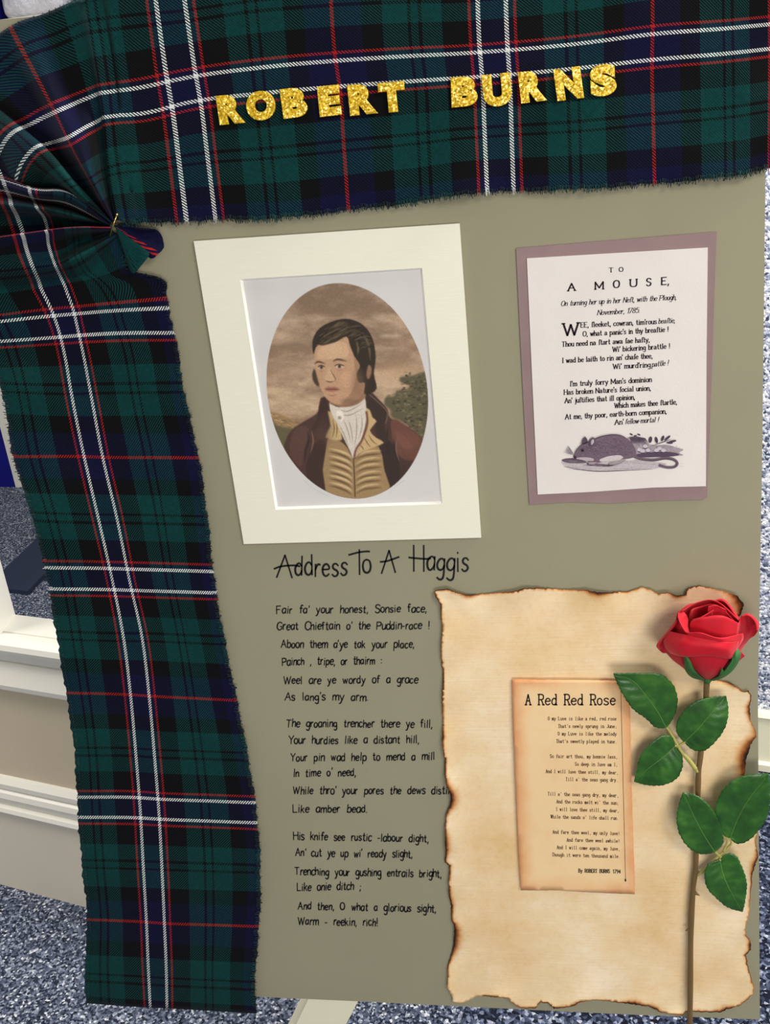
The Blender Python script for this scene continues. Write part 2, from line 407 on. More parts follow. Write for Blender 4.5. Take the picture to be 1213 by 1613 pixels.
def gold():
    t = NT('gold_glitter'); v = t.n('ShaderNodeTexVoronoi'); v.inputs['Scale'].default_value = 950; t.l(t.obj(), v.inputs['Vector'])
    sep = t.n('ShaderNodeSeparateColor'); t.l(v.outputs['Color'], sep.inputs[0])
    t.col(t.ramp(sep.outputs[0], [(0, lin(176, 136, 10)), (0.45, lin(214, 170, 16)), (0.85, lin(232, 194, 36)), (1, lin(255, 246, 160))]))
    t.b.inputs['Metallic'].default_value = 0.15; t.rough(0.36, 0.5)
    mp = t.n('ShaderNodeVectorMath'); mp.operation = 'SUBTRACT'; t.l(v.outputs['Color'], mp.inputs[0]); mp.inputs[1].default_value = (0.5, 0.5, 0.5)
    sc = t.n('ShaderNodeVectorMath'); sc.operation = 'SCALE'; sc.inputs[3].default_value = 0.55; t.l(mp.outputs[0], sc.inputs[0])
    ad = t.n('ShaderNodeVectorMath'); ad.operation = 'ADD'; t.l(sc.outputs[0], ad.inputs[0]); t.l(t._g.outputs['Normal'], ad.inputs[1])
    no = t.n('ShaderNodeVectorMath'); no.operation = 'NORMALIZE'; t.l(ad.outputs[0], no.inputs[0]); t.l(no.outputs[0], t.b.inputs['Normal'])
    return t.m
M['gold'] = gold()
def carpet(name, stops, scale, bd):
    t = NT(name); v = t.n('ShaderNodeTexVoronoi'); v.inputs['Scale'].default_value = scale; t.l(t.obj(), v.inputs['Vector'])
    v.inputs['Randomness'].default_value = 1.0
    sep = t.n('ShaderNodeSeparateColor'); t.l(v.outputs['Color'], sep.inputs[0])
    f = t.math('ADD', t.math('MULTIPLY', sep.outputs[0], 0.8), t.math('MULTIPLY', t.noise(scale * 1.3, 2), 0.2))
    t.col(t.ramp(f, stops)).rough(0.95, 0.1)
    t.bump(t.math('SUBTRACT', t.noise(scale * 0.9, 3), t.math('MULTIPLY', v.outputs['Distance'], 0.5)), 0.9, bd); return t.m
M['carpet'] = carpet('blue_grey_carpet', [(0, lin(10, 12, 24)), (0.3, lin(48, 54, 70)), (0.62, lin(94, 102, 122)), (0.82, lin(150, 156, 172)), (0.93, lin(240, 240, 242))], 260, 0.003)
M['mat'] = carpet('dark_speckled_mat', [(0, lin(10, 12, 22)), (0.35, lin(30, 34, 48)), (0.65, lin(72, 80, 102)), (0.83, lin(124, 132, 152)), (0.95, lin(205, 204, 208))], 200, 0.004)
M['felt'] = carpet('pale_speckled_carpet', [(0, lin(20, 24, 38)), (0.2, lin(90, 100, 126)), (0.42, lin(172, 178, 196)), (0.7, lin(228, 229, 236)), (0.9, lin(255, 253, 253))], 210, 0.004)
M['paint'] = mottled('cream_gloss_paint', lin(232, 228, 216), lin(224, 220, 206), 6, 0.35, 0.5, 0.08, 40, 0.002)
M['wallpaint'] = mottled('stone_wall_paint', lin(206, 192, 166), lin(196, 182, 156), 5, 0.7, 0.2, 0.15, 300, 0.001)
M['plinth'] = mottled('pale_stone_paint', lin(222, 213, 194), lin(214, 205, 186), 5, 0.6, 0.25, 0.15, 300, 0.001)
M['skirt'] = mottled('ivory_painted_board', lin(232, 228, 200), lin(224, 219, 190), 12, 0.5, 0.3, 0.1, 80, 0.001)
M['blue'] = mottled('royal_blue_panel', lin(14, 16, 132), lin(10, 10, 104), 8, 0.5, 0.3, 0.05, 200)
M['slate'] = mottled('dark_blue_slab', lin(44, 52, 74), lin(34, 42, 62), 10, 0.6, 0.3, 0.1, 200)
M['plastic'] = mottled('white_crinkled_plastic', lin(240, 238, 236), lin(176, 172, 190), 30, 0.3, 0.5, 0.6, 60, 0.01)
M['backwall'] = mottled('pale_wall_paint', lin(206, 202, 194), lin(196, 192, 184), 3, 0.8, 0.1, 0.1, 200)
def leafm():
    t = NT('glossy_leaf'); n = t.noise(60, 4)
    t.col(t.ramp(n, [(0.3, lin(22, 62, 10)), (0.55, lin(38, 88, 20)), (0.75, lin(62, 112, 34))])).rough(0.36, 0.5)
    t.bump(t.noise(500, 3), 0.3, 0.0006); return t.m
M['leaf'] = leafm()
M['vein'] = flat('leaf_vein', lin(92, 130, 62), 0.5)
M['stalk'] = mottled('yellow_green_stalk', lin(190, 176, 106), lin(150, 150, 74), 60, 0.6)
M['stem'] = mottled('brown_green_stem', lin(118, 88, 52), lin(88, 74, 42), 60, 0.6, 0.3, 0.3, 300)
M['sepal'] = mottled('sepal_green', lin(44, 92, 44), lin(62, 112, 58), 70, 0.6)
def petal():
    t = NT('red_petal'); t.col(t.mix(t.noise(35, 3), lin(192, 4, 32), lin(160, 2, 22))).rough(0.62, 0.25)
    t.b.inputs['Sheen Weight'].default_value = 0.3; t.b.inputs['Sheen Tint'].default_value = (1, 0.3, 0.3, 1)
    t.bump(t.noise(120, 3), 0.15, 0.001); return t.m
M['petal'] = petal()
M['brass'] = flat('brass_pin', lin(214, 190, 110), 0.25, 0.6); M['brass'].node_tree.nodes['Principled BSDF'].inputs['Metallic'].default_value = 0.9
# ------------------------------------------------------------------ the room behind the board
def struct(o, nm=None):
    o['kind'] = 'structure'; return o
b0 = G(0, 1390); b1 = G(130, 1425)
U = (b1 - b0).normalized(); NN = Vector((-U.y, U.x, 0)); ZZ = Vector((0, 0, 1))
def W(u, n, z): return Vector((b0.x, b0.y, 0)) + U * u + NN * n + ZZ * z
def profile(name, prof, u0, u1, mat, parent=None):
    V = [W(u0, n, z) for n, z in prof] + [W(u1, n, z) for n, z in prof]; n_ = len(prof)
    Fc = [(i, (i + 1) % n_, n_ + (i + 1) % n_, n_ + i) for i in range(n_)] + [tuple(range(n_))[::-1], tuple(range(n_, 2 * n_))]
    return mesh_obj(name, V, Fc, mat, parent)
fl = mesh_obj('floor', [(-5, -2.2, FLOOR), (3.5, -2.2, FLOOR), (3.5, 3.6, FLOOR), (-5, 3.6, FLOOR), (-5, -2.2, FLOOR - .05), (3.5, -2.2, FLOOR - .05), (3.5, 3.6, FLOOR - .05), (-5, 3.6, FLOOR - .05)],
              [(0, 1, 2, 3), (7, 6, 5, 4), (0, 4, 5, 1), (1, 5, 6, 2), (2, 6, 7, 3), (3, 7, 4, 0)], M['carpet']); struct(fl)
V, Fc = [], []; add_box(V, Fc, (-5, 3.5, FLOOR), Vector((8.5, 0, 0)), Vector((0, .1, 0)), Vector((0, 0, 2.8)))
struct(mesh_obj('wall_back', V, Fc, M['backwall']))
U0, U1 = -0.9, 0.78
SILL = -0.715
sb = G(24, 968, SILL); SD = (sb - Vector((b0.x, b0.y, SILL))).dot(NN)      # depth of the sill
struct(profile('wall_left', [(0.008, FLOOR), (0.008, -0.74), (SD - .01, -0.74), (SD - .01, FLOOR)], U0, U1, M['wallpaint']))
struct(profile('baseboard_left', [(-.004, FLOOR), (-.004, -1.104), (-.001, -1.100), (0.008, -1.098), (0.008, FLOOR)], U0, U1 + .003, M['plinth']))
struct(profile('trim_1', [(0.008, -1.1), (-.013, -1.1), (-.016, -1.094), (-.013, -1.087), (-.005, -1.084), (-.009, -1.076), (-.012, -1.064), (-.009, -1.054), (-.002, -1.050), (-.006, -1.046), (-.006, -1.036), (.002, -1.028), (0.008, -1.026)], U0, U1 + .006, M['paint']))
struct(profile('trim_2', [(0.008, -.822), (-.006, -.822), (-.012, -.816), (-.014, -.806), (-.010, -.797), (.000, -.775), (.003, -.770), (.008, -.768)], U0, U1 + .006, M['paint']))
struct(profile('trim_3', [(0.008, -.768), (0.002, -.766), (0.000, -.745), (-.010, -.740), (-.018, -.738), (-.021, -.730), (-.018, -.721), (-.008, -.7165), (0.0, -.715), (SD * .12, -.715), (SD * .13, -.7175), (SD * .2, -.7175), (SD * .21, -.715), (SD, SILL), (SD, -.75), (.008, -.75)], U0, U1 + .006, M['paint']))
A_ = sb; Bf = G(0, 1000, SILL); dj = (Bf - A_).normalized(); k_ = -(SD) / dj.dot(NN); A2 = A_ + dj * (k_ * .98)
def wl_(p): q = p - Vector((b0.x, b0.y, 0)); return q.dot(U), q.dot(NN)
ua, na = wl_(A_); ub, nb = wl_(A2)
pr = [(ua, na), (ub, nb), (ub - .012, nb - .004), (ub - .14, nb - .004), (ub - .14, na), (ua - .02, na + .006)]
V = [W(u, n, SILL - .001) for u, n in pr] + [W(u, n, 1.1) for u, n in pr]; n_ = len(pr)
struct(mesh_obj('window_1', V, [(i, (i + 1) % n_, n_ + (i + 1) % n_, n_ + i) for i in range(n_)] + [tuple(range(n_)), tuple(range(n_, 2 * n_))], M['paint']))

# freestanding carpet-faced screen on the right, with an ivory painted foot board
q0 = G(1213, 1214); scr = empty('display_screen', q0, 'pale speckled carpet-faced screen with ivory foot board behind the board’s right edge'.replace('’', "'"), 'screen')
def S(u, n, z): return Vector((q0.x, q0.y, 0)) + U * u + NN * n + ZZ * z
rr = ray(1213, 1124); tt = ((q0 - Vector(CAM)).dot(NN)) / Vector(rr).dot(NN); ztop = (CAM + rr * tt)[2]
V, Fc = [], []; add_box(V, Fc, S(-.42, .012, FLOOR + .01), U * 1.5, NN * .05, ZZ * 1.95); mesh_obj('carpet_panel', V, Fc, M['felt'], scr)
prof = [(0.012, FLOOR + .004), (-.012, FLOOR + .004), (-.012, FLOOR + .020), (-.004, FLOOR + .024), (-.004, ztop - .012), (-.008, ztop - .008), (-.002, ztop), (.012, ztop)]
V = [S(-.42, n, z) for n, z in prof] + [S(1.08, n, z) for n, z in prof]; n_ = len(prof)
mesh_obj('foot_board', V, [(i, (i + 1) % n_, n_ + (i + 1) % n_, n_ + i) for i in range(n_)] + [tuple(range(n_))[::-1], tuple(range(n_, 2 * n_))], M['skirt'], scr)
# dark mat in front of it
V, Fc = [], []
ml = [S(-.44, -.02, FLOOR), S(1.05, -.02, FLOOR), Vector((1.2, -.35, FLOOR)), Vector((-.31, -.35, FLOOR))]
V = ml + [v + ZZ * .006 for v in ml]; Fc = [(3, 2, 1, 0), (4, 5, 6, 7), (0, 1, 5, 4), (1, 2, 6, 5), (2, 3, 7, 6), (3, 0, 4, 7)]
tag(mesh_obj('floor_mat', V, Fc, M['mat']), 'dark coarse speckled mat lying on the floor behind the display board', 'mat')

# blue panel with a white margin in the room beyond
bl = G(0, 766); br = G(25.5, 767); dd = Vector((1, -.1, 0)).normalized()
pb = empty('blue_panel', br, 'royal blue standing panel with white margin, left beyond the low wall', 'panel')
V, Fc = [], []; add_box(V, Fc, br - dd * 1.2, dd * 1.2, Vector((0, .03, 0)), ZZ * 1.1); mesh_obj('blue_face', V, Fc, M['blue'], pb)
V, Fc = [], []; add_box(V, Fc, br + Vector((0, -.004, 0)), dd * .09, Vector((0, .04, 0)), ZZ * 1.12); mesh_obj('white_margin', V, Fc, M['paint'], pb)
# dark blue slab on the carpet
hp = [G(5, 906), G(15, 934), G(45, 938), G(69, 913), G(128, 868), G(100, 815)]
stn = empty('stand_base', hp[2], 'dark slate-blue angular base plate lying on the carpet beyond the low wall', 'base plate')
V = [v + ZZ * .001 for v in hp] + [v + ZZ * .016 for v in hp]; n_ = 6
mesh_obj('plate', V, [(i, (i + 1) % n_, n_ + (i + 1) % n_, n_ + i) for i in range(n_)] + [tuple(range(n_))[::-1], tuple(range(n_, 2 * n_))], M['slate'], stn)
pc = (hp[3] + hp[4]) / 2 + Vector((-.02, .08, 0)); V, Fc = tube([pc + ZZ * .015, pc + ZZ * .9], .012, 10); mesh_obj('pole', V, Fc, M['slate'], stn)

# shelf on the far wall with wrapped parcels (top left corner)
def B3(x, y, Y):
    r = ray(x, y); return Vector(CAM + r * ((Y + DIST) / r[1]))
sh = B3(0, 50, 3.2); shelf = empty('wall_shelf', Vector((sh.x, 3.5, sh.z)), 'white wall shelf with brackets on the far wall, mostly hidden behind the board', 'shelf')
V, Fc = [], []; add_box(V, Fc, (sh.x - .5, 3.12, sh.z), Vector((1.3, 0, 0)), Vector((0, .379, 0)), ZZ * .03); mesh_obj('shelf_plank', V, Fc, M['paint'], shelf)
for k in (0, 1):
    V, Fc = [], []; x = sh.x - .4 + k * 1.0
    V = [Vector((x, 3.499, sh.z - .001)), Vector((x, 3.2, sh.z - .001)), Vector((x, 3.499, sh.z - .2)), Vector((x + .02, 3.499, sh.z - .001)), Vector((x + .02, 3.2, sh.z - .001)), Vector((x + .02, 3.499, sh.z - .2))]
    mesh_obj('bracket', V, [(0, 1, 2), (5, 4, 3), (0, 3, 4, 1), (1, 4, 5, 2), (2, 5, 3, 0)], M['paint'], shelf)
def parcel(x, w, d, h, mat, seed, label):
    """soft wrapped parcel: a rounded, dented box"""
    bm = bmesh.new(); bmesh.ops.create_cube(bm, size=1); bmesh.ops.subdivide_edges(bm, edges=bm.edges, cuts=9, use_grid_fill=True)
    random.seed(seed); ph = [random.uniform(0, 6) for _ in range(6)]
    for v in bm.verts:
        c = v.co * 2; e = 7.0; L = (abs(c.x)**e + abs(c.y)**e + abs(c.z)**e) ** (1 / e); c = c / max(L, .001)
        k = 1 + .05 * math.sin(7 * c.x + ph[0] + 3 * c.z) * math.cos(6 * c.y + ph[1])
        v.co = Vector((x + c.x * w / 2 * k, 3.3 + c.y * d / 2 * k, sh.z + .03 + h / 2 + c.z * h / 2 * (k if c.z > 0 else 1)))
    tag(bm_obj('parcel', bm, mat, None, True), label, 'parcel')
parcel(sh.x - .12, .26, .26, .26, M['blue'], 1, 'blue wrapped parcel on the far shelf, in the top left corner')
parcel(sh.x + .17, .28, .26, .24, M['plastic'], 2, 'white crinkled plastic parcel on the far shelf, right of the blue one')
parcel(sh.x + .46, .26, .26, .17, M['blue'], 3, 'flat blue parcel partly behind the tartan, right of the white plastic parcel')

# the easel that carries the board: one leaning leg in front, two behind
ea = empty('display_easel', P(519, 1579, -.03), 'cream painted timber easel, its leg showing below the board', 'easel')
def beam(a, b, wdir, w, t, name, mat):
    a, b = Vector(a), Vector(b); d = (b - a).normalized(); x = (wdir - d * wdir.dot(d)).normalized(); y = d.cross(x)
    V, Fc = [], []; add_box(V, Fc, a - x * w / 2 - y * t / 2, x * w, y * t, b - a); return mesh_obj(name, V, Fc, mat, ea)
a1, a2 = P(515, 1579, -.036), P(498, 1613, -.036); dl = (a2 - a1).normalized(); foot = a1 + dl * ((FLOOR + .012 - a1.z) / dl.z); top = a1 - dl * .62
beam(top, foot, Vector((1, 0, 0)), .050, .045, 'leg', M['skirt'])
e1, e2 = a1 + Vector((.022, -.0245, 0)), foot + Vector((.022, -.0245, 0)); beam(e1 + dl * .03, e2, Vector((1, 0, 0)), .0022, .004, 'edge_bead', M['skirt'])
hx = top + Vector((0, .05, .05))
beam(hx, Vector((-.22, .50, FLOOR + .015)), Vector((1, 0, 0)), .04, .03, 'leg', M['skirt'])
beam(hx + Vector((.05, 0, 0)), Vector((.02, .52, FLOOR + .02)), Vector((1, 0, 0)), .04, .03, 'leg', M['skirt'])
V, Fc = [], []; add_box(V, Fc, (-.28, .0125, -.45), Vector((.38, 0, 0)), Vector((0, .022, 0)), ZZ * .04); mesh_obj('cross_rail', V, Fc, M['skirt'], ea)
# ------------------------------------------------------------------ the display board
bd = empty('display_board', P(750, 1590, -.006), 'large grey-green card display board, upright, with handwritten verses down its left half', 'board')
bpts = [(-18, 33), (300, 2), (700, -45), (1213, -112), (1206, 270), (1201, 700), (1194, 1100), (1196, 1400), (1197, 1606), (1000, 1598.5), (760, 1587), (560, 1577), (403, 1570), (330, 1567)]
def plate(name, pts, h_front, thick, mat, parent):
    o = slab(pts, h_front - thick, h_front, mat, name, parent); return o
plate('card_face', bpts, 0.0, .0012, M['card'], bd)
plate('foam_core', [(x, y) for x, y in bpts], -.0013, .009, M['board_edge'], bd)

def dz(x, y): return (400 + x / 2.56, 850 + y / 2.56)
V, Fc = [], []
for t_, x0, y0, x1, y1 in (('\u039b', 92, 148, 158, 150), ('ddress', 166, 146, 374, 147), ('\u0399', 425, 138, 428, 138), ('o', 440, 136, 470, 136), ('\u039b', 515, 132, 574, 128), ('\u0397', 645, 128, 682, 130), ('aggis', 698, 126, 862, 126)):
    a = dz(x0, y0); b = dz(x1, y1); write(V, Fc, t_, a[0], a[1], b[0], b[1], 20 if len(t_) > 1 or t_ == 'o' else 23.5, 'hand', .0003, 3.0, tilt=0.03, cap=1.0)
# the long flying bars of the pen title
for pts in ([(82, 118), (110, 108), (160, 104), (185, 108)], [(383, 62), (420, 52), (450, 48), (466, 48)], [(510, 90), (540, 86), (585, 70)], [(625, 72), (640, 74), (690, 78), (712, 76)]):
    ribbon(V, Fc, smooth_line([dz(*p) for p in pts], 4), lambda dx, dy, t: 2.9, .0003)
ht = mesh_obj('handwritten_title', V, Fc, M['ink'], bd)
lines = [("Fair fa' your honest, Sonsie face,", 92, 298, 695, 292), ("Great Chieftain o' the Puddin-race !", 93, 364, 708, 360), ("Aboon them a'ye tak your place,", 110, 436, 645, 436),
 ("Painch , tripe, or thairm :", 115, 507, 515, 502), ("Weel are ye wordy of a grace", 120, 582, 660, 578), ("As lang's my arm.", 125, 648, 458, 650),
 ("The groaning trencher there ye fill,", 130, 755, 718, 758), ("Your hurdies like a distant hill,", 140, 824, 665, 820), ("Your pin wad help to mend a mill", 148, 893, 728, 888),
 ("In time o' need,", 160, 956, 410, 953), ("While thro' your pores the dews distil", 158, 1026, 788, 1026), ("Like amber bead.", 158, 1100, 455, 1100),
 ("His knife see rustic -labour dight,", 160, 1210, 703, 1220), ("An' cut ye up wi' ready slight,", 168, 1276, 638, 1283), ("Trenching your gushing entrails bright,", 165, 1352, 755, 1362),
 ("Like onie ditch ;", 175, 1416, 430, 1412), ("And then, O what a glorious sight,", 178, 1490, 733, 1503), ("Warm - reekin, rich!", 178, 1552, 500, 1558)]
for st in range(3):
    V, Fc = [], []
    for t_, x0, y0, x1, y1 in lines[st * 6:st * 6 + 6]:
        a = dz(x0, y0); b = dz(x1, y1); write(V, Fc, t_, a[0], a[1], b[0], b[1], 7.7, 'hand', .0003, 1.9, tilt=0.05, cap=.9)
    mesh_obj('handwritten_verse', V, Fc, M['ink'], bd)

# ------------------------------------------------------------------ mounted portrait
mp = empty('mounted_portrait', P(570, 852, .001), 'cream mount around an oval portrait print of a dark-haired man, upper left of the board', 'picture')
outer = [(305, 380), (515, 366), (724, 352), (741, 598), (758, 847), (570, 852), (384, 857), (343, 614)]
inner = [(378, 440), (665, 422), (697, 794), (434, 803)]
def frame_slab(name, outq, inq, h0, h1, mat, parent):
    """card with a rectangular window cut through"""
    o = [outq[0], outq[2], outq[4], outq[6]]
    A = [P(x, y, h1) for x, y in o] + [P(x, y, h1) for x, y in inq]
    Bk = [Vector((v.x, -h0, v.z)) for v in A]
    V = A + Bk; Fc = []
    for i in range(4):
        j = (i + 1) % 4
        Fc += [(i, 4 + i, 4 + j, j), (8 + i, 8 + j, 12 + j, 12 + i), (i, j, 8 + j, 8 + i)]
    return mesh_obj(name, V, Fc, mat, parent)
frame_slab('mount_board', outer, inner, .0009, .0036, M['mount'], mp)
# white bevelled edge of the window
A = [P(x, y, .0037) for x, y in inner]; c_ = sum(A, Vector()) / 4
Bv = [Vector((a.x + (c_.x - a.x) * .022, -.0012, a.z + (c_.z - a.z) * .016)) for a in A]
mesh_obj('window_bevel', A + Bv, [(i, 4 + i, 4 + (i + 1) % 4, (i + 1) % 4) for i in range(4)], M['bevel'], mp)
def ez(x, y): return (400 + x / 4.043, 430 + y / 4.043)
cw = P(*ez(588, 752), .0012); xl = P(*ez(65, 640), .0012).x; xr = P(*ez(1110, 800), .0012).x; zt = P(*ez(520, 65), .0012).z; zb = P(*ez(690, 1435), .0012).z
ocx, ocz, orx, orz = (xl + xr) / 2, (zt + zb) / 2, (xr - xl) / 2, (zt - zb) / 2
def oval(k=1.0, n=72): return [(ocx + orx * k * math.cos(2 * math.pi * i / n), ocz + orz * k * math.sin(2 * math.pi * i / n)) for i in range(n)]
OV = oval()
def clip(sub):
    out = sub
    n = len(OV)
    for i in range(n):
        a, b = OV[i], OV[(i + 1) % n]; inp = out; out = []
        if not inp: break
        ins = lambda p: (b[0]-a[0])*(p[1]-a[1]) - (b[1]-a[1])*(p[0]-a[0]) >= 0
        for j in range(len(inp)):
            p, q = inp[j - 1], inp[j]
            if ins(q) != ins(p):
                d1 = (b[0]-a[0])*(p[1]-a[1]) - (b[1]-a[1])*(p[0]-a[0]); d2 = (b[0]-a[0])*(q[1]-a[1]) - (b[1]-a[1])*(q[0]-a[0])
                t = d1 / (d1 - d2); out.append((p[0] + (q[0]-p[0])*t, p[1] + (q[1]-p[1])*t))
            if ins(q): out.append(q)
    return out
class Paint:
    """flat printed picture: areas of ink, all in one mesh with a colour per area"""
    def __init__(s, h): s.V = []; s.F = []; s.C = []; s.h = h
    def poly(s, pts, col):
        if len(pts) < 3: return
        b = len(s.V); s.h += .000003
        s.V += [Vector((x, -s.h, z)) for x, z in pts]
        for t in tessellate_polygon([[Vector((x, z, 0)) for x, z in pts]]):
            a, c, e = t
            cr = (pts[c][0]-pts[a][0])*(pts[e][1]-pts[a][1])-(pts[c][1]-pts[a][1])*(pts[e][0]-pts[a][0])
            s.F.append((b+a, b+c, b+e) if cr > 0 else (b+a, b+e, b+c)); s.C.append(col)
    def area(s, pts, col, tf, sm=4, cl=True):
        q = smooth_line(pts, sm, True) if sm else pts
        w = [(lambda v: (v.x, v.z))(P(*tf(*p), s.h)) for p in q]
        s.poly(clip(w) if cl else w, col)
    def line(s, pts, wpx, col, tf, sm=4, cl=False, taper=False):
        q = [tf(*p) for p in (smooth_line(pts, sm) if sm else pts)]
        L, R = [], []
        n = len(q)
        for i, p in enumerate(q):
            a = q[max(i-1, 0)]; c = q[min(i+1, n-1)]; dx, dy = c[0]-a[0], c[1]-a[1]; l = math.hypot(dx, dy) or 1
            w = wpx / 2 * (1 if not taper else max(.15, math.sin(math.pi * i / (n - 1))))
            L.append((p[0]-dy/l*w, p[1]+dx/l*w)); R.append((p[0]+dy/l*w, p[1]-dx/l*w))
        s.h += .000003
        for i in range(n - 1):
            quad = [L[i], L[i+1], R[i+1], R[i]]; wq = [(lambda v: (v.x, v.z))(P(*p, s.h)) for p in quad]
            if cl: wq = clip(wq if True else wq)
            if len(wq) >= 3:
                hh = s.h; s.poly(wq, col); s.h = hh
    def build(s, name, mat, parent):
        o = mesh_obj(name, s.V, s.F, mat, parent)
        at = o.data.attributes.new('ink', 'FLOAT_COLOR', 'FACE'); at.data.foreach_set('color', np.array(s.C, dtype=np.float32).ravel()); return o
def ink_mat(name, blot=.0, scale=60, detail_amt=.35, stretch=(1, 1, 1)):
    t = NT(name); at = t.n('ShaderNodeAttribute'); at.attribute_name = 'ink'
    mp_ = t.n('ShaderNodeMapping'); t.l(t.obj(), mp_.inputs[0]); mp_.inputs['Scale'].default_value = stretch
    n = t.noise(scale, 5, mp_.outputs[0], 0.62)
    k = t.math('ADD', t.math('MULTIPLY', n, detail_amt * 2), 1 - detail_amt)
    v = t.n('ShaderNodeVectorMath'); v.operation = 'SCALE'; t.l(at.outputs['Color'], v.inputs[0]); t.l(k, v.inputs[3])
    t.col(v.outputs[0]).rough(.7, .15); return t.m
M['portrait_ink'] = ink_mat('portrait_ink', scale=130, detail_amt=.22, stretch=(1, 1, 1.3))
M['sky_ink'] = ink_mat('portrait_sky_ink', scale=55, detail_amt=.62, stretch=(1, 1, 2.4))
M['engraving_ink'] = ink_mat('engraving_ink', scale=900, detail_amt=.5)

# the print: a soft painting computed as colours on a fine grid of the flat sheet
GX0, GX1, GY0, GY1, GS = 370.0, 704.0, 414.0, 810.0, 1.15
gw, gh = int((GX1 - GX0) * GS), int((GY1 - GY0) * GS)
def gauss(a, sg):
    if sg <= 0: return a
    r = max(1, int(3 * sg)); k = np.exp(-np.arange(-r, r + 1)**2 / (2 * sg * sg)); k /= k.sum()
    a = np.apply_along_axis(lambda v: np.convolve(v, k, 'same'), 0, a); return np.apply_along_axis(lambda v: np.convolve(v, k, 'same'), 1, a)
def vnoise(seed, sx, sy, w=gw, h=gh):
    rs = np.random.RandomState(seed); g_ = rs.rand(int(h / sy) + 3, int(w / sx) + 3)
    yy, xx = np.meshgrid(np.arange(h) / sy, np.arange(w) / sx, indexing='ij'); yi, xi = yy.astype(int), xx.astype(int); fy, fx = yy - yi, xx - xi
    fy, fx = fy * fy * (3 - 2 * fy), fx * fx * (3 - 2 * fx)
    return (g_[yi, xi] * (1 - fy) * (1 - fx) + g_[yi + 1, xi] * fy * (1 - fx) + g_[yi, xi + 1] * (1 - fy) * fx + g_[yi + 1, xi + 1] * fy * fx)
yy_, xx_ = np.meshgrid(GY0 + np.arange(gh) / GS, GX0 + np.arange(gw) / GS, indexing='ij')
rw = np.stack([xx_ - CX, yy_ - CY, np.full_like(xx_, F)], -1) @ RM.T; tw = (DIST - .0012) / rw[..., 1]
WX, WZ = rw[..., 0] * tw, rw[..., 2] * tw
er = np.sqrt(((WX - ocx) / orx)**2 + ((WZ - ocz) / orz)**2); OVM = np.clip((1 - er) * 150 + .5, 0, 1)
img = np.empty((gh, gw, 3)); img[:] = (205, 201, 196); img *= (1 + .03 * (vnoise(9, 40, 40) - .5))[..., None]
cn = .5 * vnoise(1, 70, 26) + .28 * vnoise(2, 30, 11) + .15 * vnoise(3, 12, 5) + .1 * vnoise(4, 4, 2); cn = np.clip((cn - .32) / .4, 0, 1)
vy = (yy_ - 440) / 340
lo = np.array([134, 106, 82])[None, None] + vy[..., None] * np.array([26, 12, 6]); hi = np.array([186, 154, 126])[None, None] + vy[..., None] * np.array([22, 16, 4])
sk = lo + (hi - lo) * cn[..., None]
img = img * (1 - OVM[..., None]) + sk * OVM[..., None]
def stamp(q, col, blur, alpha=1.0, clipo=True):
    q = np.array(q); px_ = (q[:, 0] - GX0) * GS; py_ = (q[:, 1] - GY0) * GS; pad = int(3 * blur) + 2
    x0, x1 = int(max(0, px_.min() - pad)), int(min(gw, px_.max() + pad + 1)); y0, y1 = int(max(0, py_.min() - pad)), int(min(gh, py_.max() + pad + 1))
    if x1 - x0 < 2 or y1 - y0 < 2: return
    ss = 3 if (x1 - x0) * (y1 - y0) < 30000 else 2
    X, Y = np.meshgrid(x0 + (np.arange((x1 - x0) * ss) + .5) / ss - .5, y0 + (np.arange((y1 - y0) * ss) + .5) / ss - .5)
    m_ = np.zeros(X.shape, bool); n = len(q)
    for i in range(n):
        ax_, ay_, bx_, by_ = px_[i], py_[i], px_[(i + 1) % n], py_[(i + 1) % n]
        if ay_ == by_: continue
        m_ ^= ((ay_ > Y) != (by_ > Y)) & (X < (bx_ - ax_) * (Y - ay_) / (by_ - ay_) + ax_)
    m_ = m_.reshape(y1 - y0, ss, x1 - x0, ss).mean((1, 3)); m_ = gauss(m_, blur) * alpha
    if clipo: m_ = m_ * OVM[y0:y1, x0:x1]
    img[y0:y1, x0:x1] = img[y0:y1, x0:x1] * (1 - m_[..., None]) + np.array(col[:3]) * m_[..., None]
c = lambda r, g, b: (r, g, b)
def A_r(pts, col, sm=3, blur=None, alpha=1.0):
    q = [ez(*p) for p in (smooth_line(pts, sm, True) if sm else pts)]
    d = max(p[0] for p in pts) - min(p[0] for p in pts)
    stamp(q, col, (.7 if d > 150 else 1.1) if blur is None else blur, alpha)
class PL:
    def line(s, pts, wpx, col, tf, sm=4, cl=False, taper=False):
        q = [tf(*p) for p in smooth_line(pts, sm)]; n = len(q); L, R = [], []
        for i, p in enumerate(q):
            a = q[max(i-1, 0)]; d = q[min(i+1, n-1)]; dx, dy = d[0]-a[0], d[1]-a[1]; l = math.hypot(dx, dy) or 1
            w = wpx / 2 * (1 if not taper else max(.15, math.sin(math.pi * i / (n - 1))))
            L.append((p[0]-dy/l*w, p[1]+dx/l*w)); R.append((p[0]+dy/l*w, p[1]-dx/l*w))
        stamp(L + R[::-1], col, .45 if wpx < 2.5 else .9)
pt = PL()
S_ = lambda x, y, rx, ry, col, al, bl: A_r([(x + rx * math.cos(a), y + ry * math.sin(a)) for a in [i * .628 for i in range(10)]], col, 3, bl, al)
